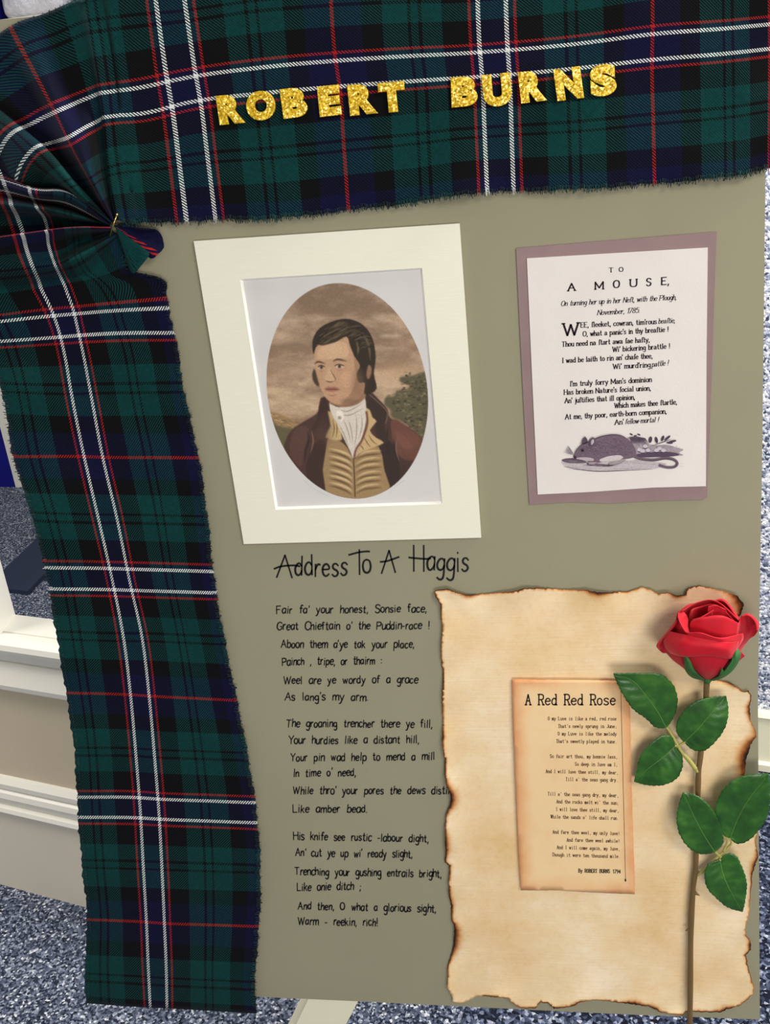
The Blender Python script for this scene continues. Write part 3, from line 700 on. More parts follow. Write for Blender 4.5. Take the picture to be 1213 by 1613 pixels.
S_(520, 190, 250, 60, c(124, 98, 76), .5, 12); S_(200, 300, 110, 26, c(204, 176, 148), .5, 5); S_(870, 400, 70, 10, c(222, 196, 168), .6, 2.5); S_(180, 600, 130, 50, c(190, 158, 124), .4, 8); S_(250, 820, 150, 50, c(206, 172, 134), .5, 9); S_(900, 620, 130, 60, c(190, 146, 100), .5, 10); S_(330, 450, 170, 30, c(140, 112, 88), .45, 6); S_(960, 480, 70, 60, c(170, 128, 100), .4, 8)
A_r([(40, 890), (130, 890), (170, 900), (230, 925), (290, 960), (330, 1000), (200, 1150), (60, 1150)], c(160, 122, 74), 3, 1.5)
for k in range(40):
    random.seed(k); x = random.uniform(100, 280); y = 895 + (x - 100) * .33 + random.uniform(0, 60); pt.line([(x - 16, y - 2), (x, y - 7), (x + 18, y + 5)], 1.2, random.choice([c(120, 90, 56), c(196, 158, 104), c(134, 104, 62)]), ez, taper=True)
A_r([(40, 950), (130, 965), (210, 985), (260, 990), (300, 1020), (250, 1200), (60, 1150)], c(98, 88, 58), 3, 2)
A_r([(1150, 640), (1060, 640), (1000, 655), (930, 665), (940, 700), (990, 715), (975, 740), (910, 750), (890, 785), (840, 790), (832, 840), (870, 870), (880, 920), (960, 960), (1000, 1010), (1060, 1070), (1110, 1110), (1180, 1000)], c(92, 84, 56), 3, 1.6)
random.seed(5)
for k in range(230):
    x, y = random.uniform(840, 1110), random.uniform(640, 1060)
    if (y > 770 and x < 850 + (y - 770) * .55) or (y < 770 and x < 950): continue
    r = random.uniform(7, 17); a0 = random.uniform(3.0, 3.6)
    pt.line([(x + r * math.cos(a0 + t), y + r * .6 * math.sin(a0 + t)) for t in (0, .8, 1.6, 2.4)], random.uniform(1.2, 3), random.choice([c(128, 114, 76), c(62, 58, 38), c(112, 100, 66), c(70, 66, 44), c(54, 50, 34)]), ez, taper=True)
pt.line([(900, 920), (970, 965), (1010, 1010), (1070, 1060)], 1.6, c(140, 112, 78), ez, taper=True)
# coat
A_r([(450, 790), (415, 840), (400, 895), (310, 950), (240, 1000), (205, 1060), (195, 1130), (260, 1300), (470, 1450), (860, 1450), (1080, 1250), (1090, 1090), (990, 985), (870, 925), (850, 870), (790, 800), (735, 768), (640, 900)], c(80, 50, 42))
A_r([(880, 930), (985, 985), (1080, 1085), (1060, 1180), (960, 1190), (905, 1130), (880, 1040)], c(112, 62, 48))
A_r([(900, 1000), (960, 1040), (1010, 1110), (960, 1120), (920, 1080)], c(124, 70, 54))
A_r([(250, 1010), (330, 970), (350, 1040), (320, 1130), (300, 1240), (230, 1150)], c(92, 58, 48))
A_r([(460, 1080), (480, 1450), (380, 1400), (330, 1250), (380, 1100)], c(66, 42, 36))
A_r([(780, 1110), (850, 1060), (900, 1130), (930, 1300), (850, 1430), (830, 1250)], c(58, 38, 34))
for L_ in ([(340, 1010), (350, 1060), (330, 1130), (325, 1200)], [(890, 1060), (900, 1140), (925, 1220)], [(855, 980), (845, 1080), (870, 1200)]):
    pt.line(L_, 4, c(52, 34, 30), ez, taper=True)
for L_ in ([(365, 1000), (378, 1070), (360, 1150)], [(915, 1050), (905, 1120), (925, 1200)]): pt.line(L_, 2.2, c(124, 88, 74), ez, taper=True)
# collar
A_r([(448, 785), (418, 850), (402, 930), (372, 1000), (430, 980), (455, 1020), (490, 940), (480, 870)], c(66, 40, 36))
A_r([(712, 762), (780, 800), (850, 878), (832, 960), (850, 1070), (790, 1100), (770, 960), (725, 880)], c(62, 42, 36))
pt.line([(735, 775), (800, 830), (850, 890), (838, 960)], 1.6, c(110, 84, 64), ez)
# waistcoat with gathered folds
A_r([(468, 1060), (540, 1065), (600, 1120), (634, 1190), (700, 1135), (795, 1105), (830, 1250), (850, 1450), (465, 1450)], c(160, 124, 76), 2)
for k, y in enumerate((1130, 1175, 1215, 1262, 1300, 1345)):
    pt.line([(478, y - 12), (540, y + 2), (600, y + 26), (628, y + 52)], 3.6, c(208, 174, 118), ez, taper=True)
    pt.line([(478, y + 10), (530, y + 20), (590, y + 44), (625, y + 72)], 2.8, c(104, 74, 42), ez, taper=True)
    pt.line([(645, y + 44), (700, y + 14), (760, y + 2), (812, y + 2)], 3.2, c(204, 168, 112), ez, taper=True)
    pt.line([(645, y + 62), (700, y + 34), (770, y + 24), (816, y + 22)], 2.6, c(108, 78, 44), ez, taper=True)
pt.line([(634, 1190), (640, 1290), (644, 1425)], 1.8, c(84, 58, 36), ez)
# lapels of the waistcoat
A_r([(470, 880), (500, 900), (545, 960), (560, 1040), (550, 1066), (455, 1048), (488, 975)], c(196, 162, 102), 2)
A_r([(705, 865), (738, 872), (755, 920), (782, 945), (738, 1002), (780, 1050), (828, 1082), (745, 1118), (672, 1150), (640, 1180), (690, 1060), (715, 960)], c(198, 162, 104), 2)
for L_ in ([(500, 925), (512, 990), (500, 1050)], [(525, 950), (530, 1000), (522, 1052)], [(700, 1040), (720, 1080), (745, 1110)], [(730, 1030), (755, 1070), (790, 1095)], [(670, 1090), (690, 1110), (700, 1130)]):
    pt.line(L_, 1.8, c(132, 96, 54), ez, taper=True)
# neckcloth
A_r([(482, 820), (520, 850), (600, 850), (700, 795), (715, 880), (712, 960), (680, 1080), (636, 1180), (610, 1130), (570, 1050), (530, 960), (490, 890)], c(206, 196, 184), 3)
for L_ in ([(540, 870), (600, 880), (690, 830)], [(550, 900), (610, 905), (700, 860)], [(600, 930), (620, 1000), (630, 1090)], [(650, 900), (655, 1000), (640, 1110)], [(685, 900), (688, 980), (665, 1060)], [(540, 960), (575, 1030), (600, 1100)], [(570, 930), (600, 1010), (615, 1080)]):
    pt.line(L_, 1.7, c(156, 144, 132), ez, taper=True)
A_r([(528, 880), (555, 875), (572, 910), (560, 945), (530, 925)], c(226, 218, 206)); A_r([(536, 912), (556, 915), (552, 934), (536, 930)], c(150, 138, 126))
pt.line([(716, 880), (722, 960), (690, 1060), (652, 1120), (638, 1175)], 3, c(122, 60, 44), ez)
# head
A_r([(560, 760), (690, 740), (705, 800), (620, 850), (520, 845), (482, 822)], c(150, 104, 74))
A_r([(395, 470), (388, 560), (398, 640), (412, 700), (440, 765), (478, 815), (540, 838), (610, 828), (680, 780), (712, 700), (722, 600), (660, 430), (520, 400)], c(192, 142, 104))
A_r([(640, 500), (722, 560), (718, 690), (680, 780), (610, 826), (560, 834), (620, 760), (650, 660), (640, 580)], c(166, 118, 84))
A_r([(420, 480), (520, 440), (590, 450), (600, 530), (520, 545), (410, 545)], c(206, 158, 118))
A_r([(560, 640), (620, 630), (640, 690), (590, 730), (550, 700)], c(202, 146, 110))
A_r([(470, 745), (520, 750), (560, 790), (520, 815), (480, 790)], c(196, 142, 104))
A_r([(380, 520), (374, 430), (420, 350), (520, 302), (610, 294), (700, 335), (756, 420), (776, 540), (764, 640), (782, 735), (735, 772), (702, 765), (706, 700), (668, 698), (655, 640), (676, 590), (640, 530), (612, 462), (590, 405), (520, 440), (440, 462), (400, 458)], c(52, 40, 28), 3)
A_r([(386, 610), (370, 650), (384, 700), (416, 722), (402, 660)], c(74, 54, 38))
for L_ in ([(420, 430), (480, 380), (560, 350)], [(440, 450), (520, 410), (585, 370)], [(650, 420), (664, 480), (660, 520)], [(690, 380), (730, 460), (742, 560)], [(470, 360), (540, 325), (600, 315)]): pt.line(L_, 3.4, c(110, 86, 56), ez, taper=True)
A_r([(728, 588), (748, 600), (748, 640), (730, 678), (716, 650)], c(150, 104, 74))
for bx, by, w in ((420, 575, 34), (548, 560, 46)):
    pt.line([(bx - w, by + 6), (bx - w * .3, by - 10), (bx + w, by + 4)], 2.6, c(74, 50, 34), ez, taper=True)
for ex_, ey_, w in ((430, 600, 22), (545, 594, 30)):
    A_r([(ex_ - w, ey_ + 2), (ex_ - w * .2, ey_ - 12), (ex_ + w, ey_), (ex_, ey_ + 12)], c(206, 180, 154)); A_r([(ex_ - 8, ey_ - 8), (ex_ + 8, ey_ - 8), (ex_ + 8, ey_ + 9), (ex_ - 8, ey_ + 9)], c(50, 36, 30))
    pt.line([(ex_ - w, ey_), (ex_ - w * .2, ey_ - 13), (ex_ + w, ey_ - 2)], 1.6, c(84, 56, 40), ez); pt.line([(ex_ - w * .8, ey_ + 20), (ex_, ey_ + 26), (ex_ + w * .8, ey_ + 18)], 1, c(156, 108, 78), ez, taper=True)
A_r([(474, 600), (492, 610), (518, 672), (506, 688), (470, 688), (450, 672), (462, 650)], c(206, 156, 116)); pt.line([(486, 610), (500, 640), (520, 676), (508, 690)], 1.8, c(140, 92, 64), ez, taper=True)
pt.line([(455, 685), (480, 694), (510, 690)], 2, c(124, 78, 56), ez, taper=True)
A_r([(450, 738), (474, 724), (492, 729), (510, 724), (548, 742), (500, 756), (468, 752)], c(164, 92, 74)); pt.line([(450, 741), (495, 740), (548, 743)], 1.2, c(96, 52, 42), ez, taper=True)
pt.line([(470, 775), (500, 782), (530, 774)], 1.6, c(150, 102, 76), ez, taper=True)

# soft modelling
S_(450, 1000, 40, 90, c(96, 62, 50), .5, 7); S_(300, 1060, 40, 70, c(100, 66, 54), .4, 7); S_(1000, 1060, 60, 60, c(132, 74, 56), .4, 7); S_(960, 1280, 60, 90, c(52, 34, 30), .5, 9)
S_(660, 700, 40, 90, c(140, 96, 68), .5, 5); S_(500, 490, 70, 36, c(214, 168, 128), .6, 5); S_(585, 655, 30, 26, c(210, 156, 118), .5, 4); S_(610, 820, 60, 20, c(120, 82, 60), .5, 3); S_(430, 650, 14, 40, c(176, 126, 92), .4, 3)
for k in range(160):
    random.seed(900 + k); a = random.uniform(3.3, 6.1); r = random.uniform(.55, .98); x = 580 + 190 * r * math.cos(a); y = 500 + 195 * r * math.sin(a)
    if y > 440 and 400 < x < 640: continue
    pt.line([(x - 22, y + 14), (x, y), (x + 22, y - 4 + (x - 580) * .08)], .9, random.choice([c(84, 66, 42), c(36, 28, 20), c(104, 82, 54)]), ez, taper=True)
lum = img @ np.array([.3, .55, .15]); sep = lum[..., None] * np.array([1.06, .97, .84])[None, None]; mix_ = (.30 * OVM)[..., None]; img = img * (1 - mix_) + sep * mix_
img *= (1 + .10 * OVM * (vnoise(21, 1.6, 1.2) - .5))[..., None]
srgb = np.clip(img / 255, 0, 1); linc = np.where(srgb <= .04045, srgb / 12.92, ((srgb + .055) / 1.055)**2.4)
t = NT('printed_picture'); at = t.n('ShaderNodeAttribute'); at.attribute_name = 'ink'; t.col(at.outputs['Color']).rough(.6, .25); M['picture'] = t.m
vv = np.stack([WX, np.full_like(WX, -.0012), WZ], -1).reshape(-1, 3)
ok_ = np.ones(xx_.shape, bool); cq = [(371, 432), (671, 414), (703, 801), (428, 811)]           # keep the sheet just larger than the window
for i in range(4):
    a, b = cq[i], cq[(i + 1) % 4]; ok_ &= (b[0]-a[0])*(yy_-a[1]) - (b[1]-a[1])*(xx_-a[0]) >= 0
ii = (np.arange(gh - 1)[:, None] * gw + np.arange(gw - 1)[None])[ok_[:-1, :-1]]; ff = np.stack([ii, ii + gw, ii + gw + 1, ii + 1], -1)
me = bpy.data.meshes.new('print_sheet'); me.vertices.add(len(vv)); me.vertices.foreach_set('co', vv.ravel()); me.loops.add(ff.size); me.loops.foreach_set('vertex_index', ff.ravel().astype(np.int32))
me.polygons.add(len(ff)); me.polygons.foreach_set('loop_start', np.arange(0, ff.size, 4, dtype=np.int32)); me.update(calc_edges=True)
at = me.attributes.new('ink', 'FLOAT_COLOR', 'POINT'); at.data.foreach_set('color', np.concatenate([linc.reshape(-1, 3), np.ones((gw * gh, 1))], 1).astype(np.float32).ravel())
me.materials.append(M['picture']); o = bpy.data.objects.new('print_sheet', me); COL.objects.link(o); o.parent = mp; o.matrix_parent_inverse = Matrix.Translation(mp.location).inverted()
c = lin
# faint engraver's lines under the oval
random.seed(8)
for x0, y0, x1, y1 in ((315, 1320, 490, 1424), (862, 1400, 958, 1322)):
    V, Fc = [], []
    for i in range(16):
        t = i / 16; x = x0 + (x1 - x0) * t; y = y0 + (y1 - y0) * t + (-14 if x0 < 500 else 8) * math.sin(math.pi * t) * -1
        dx, dy = (x1 - x0) / 24, (y1 - y0) / 24
        ribbon(V, Fc, [ez(x, y), ez(x + dx * random.uniform(.4, .9), y + dy * .6)], lambda a, b, t: .55, .0013)
    mesh_obj('caption_line', V, Fc, flat('faint_print', lin(168, 152, 142)), mp)

# ------------------------------------------------------------------ mouse poem on mauve card
pm = empty('mouse_poem_card', P(975, 790, .001), 'off-white printed mouse poem on mauve backing card, upper right of the board', 'poem card')
slab([(813, 391), (970, 378), (1129, 365), (1124, 510), (1118, 690), (1114, 784), (1108, 787), (1030, 789), (960, 793), (900, 791), (834, 795), (826, 660), (819, 520)], .0004, .0014, M['mauve'], 'backing_card', pm)
slab([(830, 407), (980, 398), (1115, 390), (1113, 560), (1112, 766), (1030, 768), (930, 775), (847, 779), (838, 590)], .0016, .0024, M['white_paper'], 'poem_sheet', pm)
def mz(x, y): return (800 + x / 2.937, 350 + y / 2.937)
V, Fc = [], []; hM = .00255
def mt(t_, x0, y0, x1, y1, xh, st='old', wt=1.25, tilt=0.0, cap=None):
    a = mz(x0, y0); b = mz(x1, y1); write(V, Fc, t_, a[0], a[1], b[0], b[1], xh, st, hM, wt, tilt, cap)
mt('T', 467, 231, 488, 231, 4.2); mt('O', 515, 229, 533, 228, 4.2)
for ch, x0, x1, y in (('A', 279, 311, 318), ('M', 405, 441, 311), ('O', 489, 516, 304), ('U', 567, 596, 299), ('S', 642, 662, 295), ('E', 712, 734, 290)): mt(ch, x0, y, x1, y - 2, 7.1, wt=1.95)
mt(',', 740, 288, 744, 288, 7.5, wt=1.6)
mt('On turning her up in her Ne\u017ft, with the Plough,', 246, 388, 778, 358, 4.9, 'ital'); mt('November, 1785.', 414, 430, 608, 418, 4.9, 'ital')
mt('W', 257, 525, 326, 521, 11.8, wt=2.6); mt("EE, \u017fleeket, cowran, tim'rous", 338, 487, 688, 470, 4.8); mt('bea\u017ftie,', 697, 469, 772, 465, 4.9, 'ital')
mt("O, what a panic's in thy brea\u017ftie !", 348, 528, 743, 506, 4.8); mt('Thou need na \u017ftart awa \u017fae ha\u017fty,', 250, 576, 655, 554, 4.8)
mt("Wi' bickering brattle !", 485, 600, 750, 583, 4.8); mt("I wad be laith to rin an' cha\u017fe thee,", 253, 651, 668, 629, 4.8)
mt("Wi' murd'ring", 487, 679, 660, 670, 4.8); mt('pattle !', 667, 669, 742, 661, 4.9, 'ital')
mt("I'm truly \u017forry Man's dominion", 289, 759, 665, 738, 4.8); mt("Has broken Nature's \u017focial union,", 261, 798, 660, 778, 4.8)
mt("An' ju\u017ftifies that ill opinion,", 264, 837, 587, 820, 4.8); mt('Which makes thee \u017ftartle,', 494, 860, 781, 842, 4.8)
mt('At me, thy poor, earth-born companion,', 266, 912, 733, 885, 4.8); mt("An'", 495, 937, 535, 934, 4.8); mt('fellow-mortal !', 543, 934, 697, 924, 4.9, 'ital')
mesh_obj('printed_poem', V, Fc, M['print_ink'], pm)
en = Paint(.0025)
def nz(x, y): return (860 + x / 5.054, 660 + y / 5.054)
E_ = lambda pts, col, sm=3: en.area(pts, c(*col), nz, sm, False)
Ln = lambda pts, w, col=(62, 46, 62), tp=True: en.line(pts, w, c(*col), nz, taper=tp)
E_([(122, 335), (150, 312), (230, 312), (330, 335), (500, 350), (700, 325), (900, 345), (960, 360), (860, 398), (620, 408), (400, 416), (240, 400), (150, 378)], (186, 174, 176))
E_([(130, 322), (230, 312), (330, 345), (240, 352), (150, 344)], (96, 78, 92)); E_([(330, 350), (520, 366), (500, 378), (360, 372)], (110, 92, 104))
random.seed(3)
for k in range(90):
    x = random.uniform(135, 760); y = random.uniform(322, 406); Ln([(x, y), (x + random.uniform(30, 130), y + random.uniform(-3, 3))], .8, random.choice([(92, 76, 90), (210, 200, 200), (70, 54, 68)]))
Ln([(150, 380), (260, 402), (420, 417), (640, 410), (850, 400)], 1.1, (70, 54, 68))
# undergrowth behind
E_([(640, 160), (700, 140), (760, 150), (800, 190), (870, 210), (960, 205), (1050, 230), (1095, 245), (1060, 270), (1090, 290), (900, 300), (740, 300), (690, 250)], (158, 144, 150))
for k in range(150):
    x = random.uniform(650, 1050); y = random.uniform(215, 295) if x > 800 else random.uniform(160, 290); a = random.uniform(-2.2, -.6); l = random.uniform(14, 34)
    Ln([(x, y), (x + l * math.cos(a), y + l * math.sin(a) * .7)], 1.0, random.choice([(66, 50, 66), (188, 178, 182), (96, 80, 94)]))
for k in range(14):
    x = 668 + k * 10; Ln([(x + 20, 200), (x + 8 - k, 160), (x - 6 - k, 128 + abs(k - 5) * 3)], 1.3, (72, 56, 72))
for x, y, w, h, a in ((680, 122, 14, 6, .5), (740, 124, 14, 6, .4), (712, 135, 12, 6, -.3), (832, 165, 14, 26, .2), (880, 168, 12, 26, -.2), (930, 155, 11, 24, .4), (968, 152, 30, 9, -.7), (1008, 178, 32, 9, -.2), (985, 190, 26, 8, .1)):
    E_([(x + w * math.cos(t) * math.cos(a) - h * math.sin(t) * math.sin(a), y + w * math.cos(t) * math.sin(a) + h * math.sin(t) * math.cos(a)) for t in [i * .785 for i in range(8)]], (74, 58, 74))
Ln([(840, 215), (900, 195), (960, 175), (1000, 160)], 1.2)
for x, y in ((745, 245), (790, 218), (812, 250), (770, 255), (905, 235), (935, 250), (880, 250)):
    E_([(x - 20, y + 4), (x - 8, y - 14), (x + 12, y - 12), (x + 20, y + 6), (x + 4, y + 16)], (190, 180, 184)); Ln([(x - 18, y + 8), (x, y + 17), (x + 20, y + 8)], 1.3)
E_([(720, 285), (800, 270), (960, 262), (1060, 278), (1020, 296), (860, 304), (760, 304)], (82, 66, 84))
# tail, body, head
Ln([(700, 298), (760, 318), (860, 326), (950, 312), (1015, 322), (1046, 350), (1030, 378), (985, 386), (940, 380), (900, 366)], 4.2, (104, 86, 96), False); Ln([(700, 304), (760, 326), (860, 333), (950, 318), (1010, 328), (1040, 352), (1026, 382), (985, 392)], 1.2)
E_([(222, 310), (226, 282), (244, 245), (285, 205), (330, 185), (385, 160), (440, 138), (520, 124), (590, 128), (640, 152), (685, 192), (712, 240), (716, 292), (660, 316), (560, 322), (470, 338), (400, 350), (340, 336), (280, 322)], (108, 90, 102))
E_([(430, 322), (500, 296), (580, 288), (612, 300), (600, 318), (500, 336), (440, 340)], (196, 184, 184)); E_([(226, 312), (300, 305), (370, 312), (380, 332), (330, 334), (270, 322)], (176, 162, 164))
for k in range(330):
    a = random.uniform(0, 6.28); r = math.sqrt(random.random()); x = 500 + 205 * r * math.cos(a); y = 228 + 84 * r * math.sin(a)
    if y > 300 - (x - 420) * .02 and 420 < x < 620: continue
    Ln([(x, y), (x + random.uniform(10, 20), y + random.uniform(-5, 9))], 1.0, random.choice([(60, 44, 58), (76, 58, 72), (160, 146, 152), (50, 36, 50)]))
for k in range(110):
    a = random.uniform(0, 6.28); r = math.sqrt(random.random()); x = 310 + 70 * r * math.cos(a); y = 256 + 50 * r * math.sin(a) - (x - 310) * .25
    Ln([(x, y), (x + 10, y - 5)], .7, random.choice([(78, 60, 76), (100, 82, 94), (156, 140, 146)]))
Ln([(222, 310), (226, 282), (244, 245), (285, 205), (330, 185), (385, 160), (440, 138), (520, 124), (590, 128), (640, 152), (685, 192)], 1.2, (70, 54, 68))
E_([(288, 200), (292, 165), (310, 142), (328, 160), (330, 190)], (84, 66, 80)); E_([(350, 215), (346, 180), (362, 150), (388, 152), (392, 185), (376, 218)], (92, 74, 88)); E_([(362, 205), (360, 180), (370, 162), (382, 166), (380, 192)], (176, 164, 170))
E_([(282, 252), (292, 244), (304, 252), (294, 262)], (40, 28, 40)); Ln([(276, 250), (292, 240), (308, 250)], 1)
E_([(222, 300), (238, 296), (244, 312), (228, 318)], (60, 44, 58))
for yy in range(7): Ln([(222, 290 - yy * 2), (180, 275 - yy * 9), (140 + yy * 6, 262 - yy * 6)], .7, (84, 68, 80))
for pts in ([(340, 345), (380, 340), (410, 348), (380, 366), (340, 362)], [(505, 352), (560, 340), (610, 330), (640, 322), (600, 352), (540, 366), (505, 368)]): E_(pts, (152, 136, 142)); Ln(pts[:1] + pts[-1:-4:-1], 1)
Ln([(1060, 355), (1095, 352)], 1); Ln([(1055, 376), (1098, 374)], 1)
en.build('mouse_engraving', M['engraving_ink'], pm)

# ------------------------------------------------------------------ burnt parchment
PO = [(683.5,932),(693,929),(704,927),(717,932),(730,936),(750,937),(780,934),(815,931),(826,926.5),(854,926.5),(876,928),(924,930),(941.5,933),(959,933.5),(976,932),(992,931),(1001,928),(1011.5,925),(1024,928),(1037,936),(1052,933),(1067,938),(1078,938),(1084.5,926),(1102,922.5),(1119,926),(1145,933),(1162,939),(1172,952),(1168,967),
 (1150,985),(1128,1010),(1112,1040),(1110,1062),(1132,1072.5),(1149,1075),(1162,1083),(1170.5,1090),(1179,1087.5),(1184,1096),(1181,1113),(1182,1135),(1190,1152),(1192,1160),(1183,1173),(1175,1199),(1172.6,1221),(1180,1250),(1190,1280),(1194,1311),(1190,1324),(1193,1343),(1194,1350),(1185.5,1375),(1182,1414),(1180,1440),(1174,1461),(1175,1474),(1183,1483),(1182.5,1496),(1175,1504),(1180,1530),(1187.7,1556),(1187,1566),(1166,1584),(1145,1590),(1136,1595),(1106,1594),(1080,1593.5),(1076,1599),(1059,1598),(1042,1595),(1024,1586),(994,1581.5),(973,1579),(950,1576),(937,1575),(915,1579),(900,1586),(872,1589),(865,1581),(852,1579),(843.5,1588),(822,1589),(811,1583.5),(800,1572.6),(776,1570),(752,1569),(737,1577),(726,1581),(714,1579),(711,1566),(705,1555),(706,1538),(705,1522.5),(711,1505),(715,1485),(716,1464),(711,1446),(711,1429),(707,1411),(708,1363),(701,1359),(702,1337),(701,1307),(703,1285),(709.6,1267.5),(710.5,1254),(705,1241),(700,1219.5),(701,1198),(696.6,1171.5),(698,1145),(696.6,1102),(698,1062.6),(695,1032),(696.6,988.5),(694,971),(695,953.6),(686.5,940.5)]
def dense(pts, step):
    out = []
    for i in range(len(pts)):
        a, b = pts[i], pts[(i + 1) % len(pts)]; n = max(1, int(math.hypot(b[0]-a[0], b[1]-a[1]) / step))
        for k in range(n): out.append((a[0] + (b[0]-a[0]) * k / n, a[1] + (b[1]-a[1]) * k / n))
    return out
def sheet(name, outline, step, hfun, mat, parent, attr=None, jag=0.0, seed=1):
    """paper sheet: grid of points inside the outline, triangulated with the jagged outline as its rim"""
    rng = np.random.RandomState(seed); O = np.array(dense(outline, step * .7)); O += rng.uniform(-jag, jag, O.shape)
    from mathutils.geometry import delaunay_2d_cdt
    x0, y0 = O.min(0); x1, y1 = O.max(0)
    gx, gy = np.meshgrid(np.arange(x0, x1, step), np.arange(y0, y1, step)); g = np.c_[gx.ravel(), gy.ravel()]
    ins = np.zeros(len(g), bool); n = len(O); dmin = np.full(len(g), 1e9)
    for i in range(n):
        a, b = O[i], O[(i + 1) % n]
        cnd = ((a[1] > g[:, 1]) != (b[1] > g[:, 1])); 
        with np.errstate(divide='ignore', invalid='ignore'):
            xi = (b[0]-a[0]) * (g[:, 1]-a[1]) / (b[1]-a[1]) + a[0]
        ins ^= cnd & (g[:, 0] < xi); dmin = np.minimum(dmin, (g[:, 0]-a[0])**2 + (g[:, 1]-a[1])**2)
    dmin = np.sqrt(dmin); keep = ins & (dmin > step * .5); g = g[keep]; dist = np.r_[np.zeros(n), dmin[keep]]
    pts = [Vector(p) for p in np.r_[O, g].tolist()]
    vo, eo, fo, *_ = delaunay_2d_cdt(pts, [], [list(range(n))], 1, 1e-5)
    vo = np.array([tuple(v) for v in vo]); 
    # distances by lookup (the triangulation keeps the order of its input)
    if len(vo) != len(pts):
        dist = np.array([math.sqrt(((O - v)**2).sum(1).min()) for v in vo])
    Vw = [P(x, y, hfun(x, y, d)) for (x, y), d in zip(vo, dist)]
    fo = [tuple(f) for f in fo]
    fx = []
    for f in fo:
        a, b, c2 = (vo[i] for i in f[:3])
        s_ = (b[0]-a[0])*(c2[1]-a[1])-(b[1]-a[1])*(c2[0]-a[0]); fx.append(tuple(f[::-1]) if s_ > 0 else tuple(f))
    o = mesh_obj(name, Vw, fx, mat, parent, True)
    if attr:
        at = o.data.attributes.new(attr[0], 'FLOAT', 'POINT'); at.data.foreach_set('value', np.array([attr[1](x, y, d) for (x, y), d in zip(vo, dist)], dtype=np.float32))
    md = o.modifiers.new('thickness', 'SOLIDIFY'); md.thickness = .0003; md.offset = -1
    return o
spots = [(716, 1255, 30, 9), (720, 1480, 32, 10), (704, 1330, 26, 6), (1181, 1192, 34, 20), (1168, 948, 24, 14), (1184, 1490, 10, 9), (941, 930, 20, 7), (738, 935, 14, 6), (1185, 1360, 24, 6), (1182, 1120, 16, 7), (1066, 935, 12, 6), (1030, 1588, 14, 5), (1000, 1580, 20, 6), (1140, 1590, 20, 5), (905, 1583, 12, 4), (712, 1420, 30, 4), (696, 1160, 12, 4), (1150, 1078, 14, 4)]
def burn(x, y, d):
    wdt = 1.5 + 1.0 * math.sin(x * .09) * math.sin(y * .07)
    k = 0.0
    for sx, sy, r, ww in spots:
        q = math.exp(-((x - sx)**2 + (y - sy)**2) / (r * r)); wdt = max(wdt, ww * q); k = max(k, q)
    lo = .55 + .4 * max(k, .5 + .5 * math.sin(x * .05 + y * .045))
    if 700 < x < 760 and y > 1540: wdt *= .4; lo = .25
    return max(0.0, min(1.0, lo * math.exp(-(d / max(wdt, .4)) ** 1.3)))
def ph(x, y, d):
    w = math.exp(-d / 22)
    return .0012 + .0012 * (math.sin(x * .021 + 1) * math.sin(y * .017) + 1) * .6 + w * (.0022 + .0022 * math.sin(x * .055 + y * .031) * math.sin(y * .05 + 2))
pa = empty('burnt_parchment', P(940, 1590, .001), 'tan parchment sheet with burnt ragged edges at the lower right of the board', 'parchment')
sheet('parchment_sheet', PO, 3.6, ph, M['parchment'], pa, ('burn', burn), jag=.8)

# ------------------------------------------------------------------ rose poem card
rz_ = lambda x, y: (780 + x / 4.1375, 1040 + y / 4.1375)
pc_ = empty('rose_poem_card', P(905, 1404, .006), 'narrow orange aged card with typewritten rose poem, stuck on the parchment', 'poem card')
CO = [rz_(*p) for p in ((110, 125), (300, 128), (500, 130), (700, 132), (868, 136), (880, 300), (885, 600), (892, 900), (902, 1200), (912, 1525), (760, 1520), (600, 1512), (420, 1500), (168, 1500), (155, 1300), (142, 1000), (130, 700), (118, 400))]
HC = .0062
sheet('card_sheet', CO, 6, lambda x, y, d: HC, M['orange'], pc_, ('edge', lambda x, y, d: max(0, 1 - d / 26) * (.45 + .55 * min(1, (abs(x - 905) / 70) ** 2))), jag=.25, seed=4)
V, Fc = [], []; a = rz_(196, 291); b = rz_(783, 291); write(V, Fc, 'A Red Red Rose', a[0], a[1], b[0], b[1], 10.2, 'type', HC + .0003, 1.95)
mesh_obj('typed_title', V, Fc, M['title_ink'], pc_)
V, Fc = [], []
for t_, x0, y0, x1, y1 in (('O my Luve is like a red, red rose', 343, 390, 790, 392), ("That's newly sprung in June;", 410, 440, 793, 441), ('O my Luve is like the melody', 408, 489, 791, 491), ("That's sweetly played in tune.", 398, 538, 793, 541),
  ('So fair art thou, my bonnie lass,', 357, 636, 797, 640), ('So deep in luve am I;', 520, 687, 797, 691), ('And I will luve thee still, my dear,', 330, 734, 802, 743), ("Till a' the seas gang dry.", 460, 786, 800, 791),
  ("Till a' the seas gang dry, my dear,", 343, 881, 805, 892), ("And the rocks melt wi' the sun;", 400, 931, 805, 941), ('I will love thee still, my dear,', 395, 981, 807, 991), ("While the sands o' life shall run.", 362, 1030, 806, 1040),
  ('And fare thee weel, my only luve!', 375, 1129, 812, 1140), ('And fare thee weel awhile!', 467, 1181, 812, 1189), ('And I will come again, my luve,', 403, 1229, 813, 1240), ('Though it were ten thousand mile.', 370, 1277, 815, 1289)):
    a = rz_(x0, y0); b = rz_(x1, y1); write(V, Fc, t_, a[0], a[1], b[0], b[1], 3.2, 'type', HC + .0003, .72)
mesh_obj('typed_verses', V, Fc, M['brown_ink'], pc_)
V, Fc = [], []; a = rz_(543, 1382); b = rz_(817, 1388); write(V, Fc, 'By ROBERT BURNS 1794', a[0], a[1], b[0], b[1], 3.3, 'type', HC + .0003, .95)
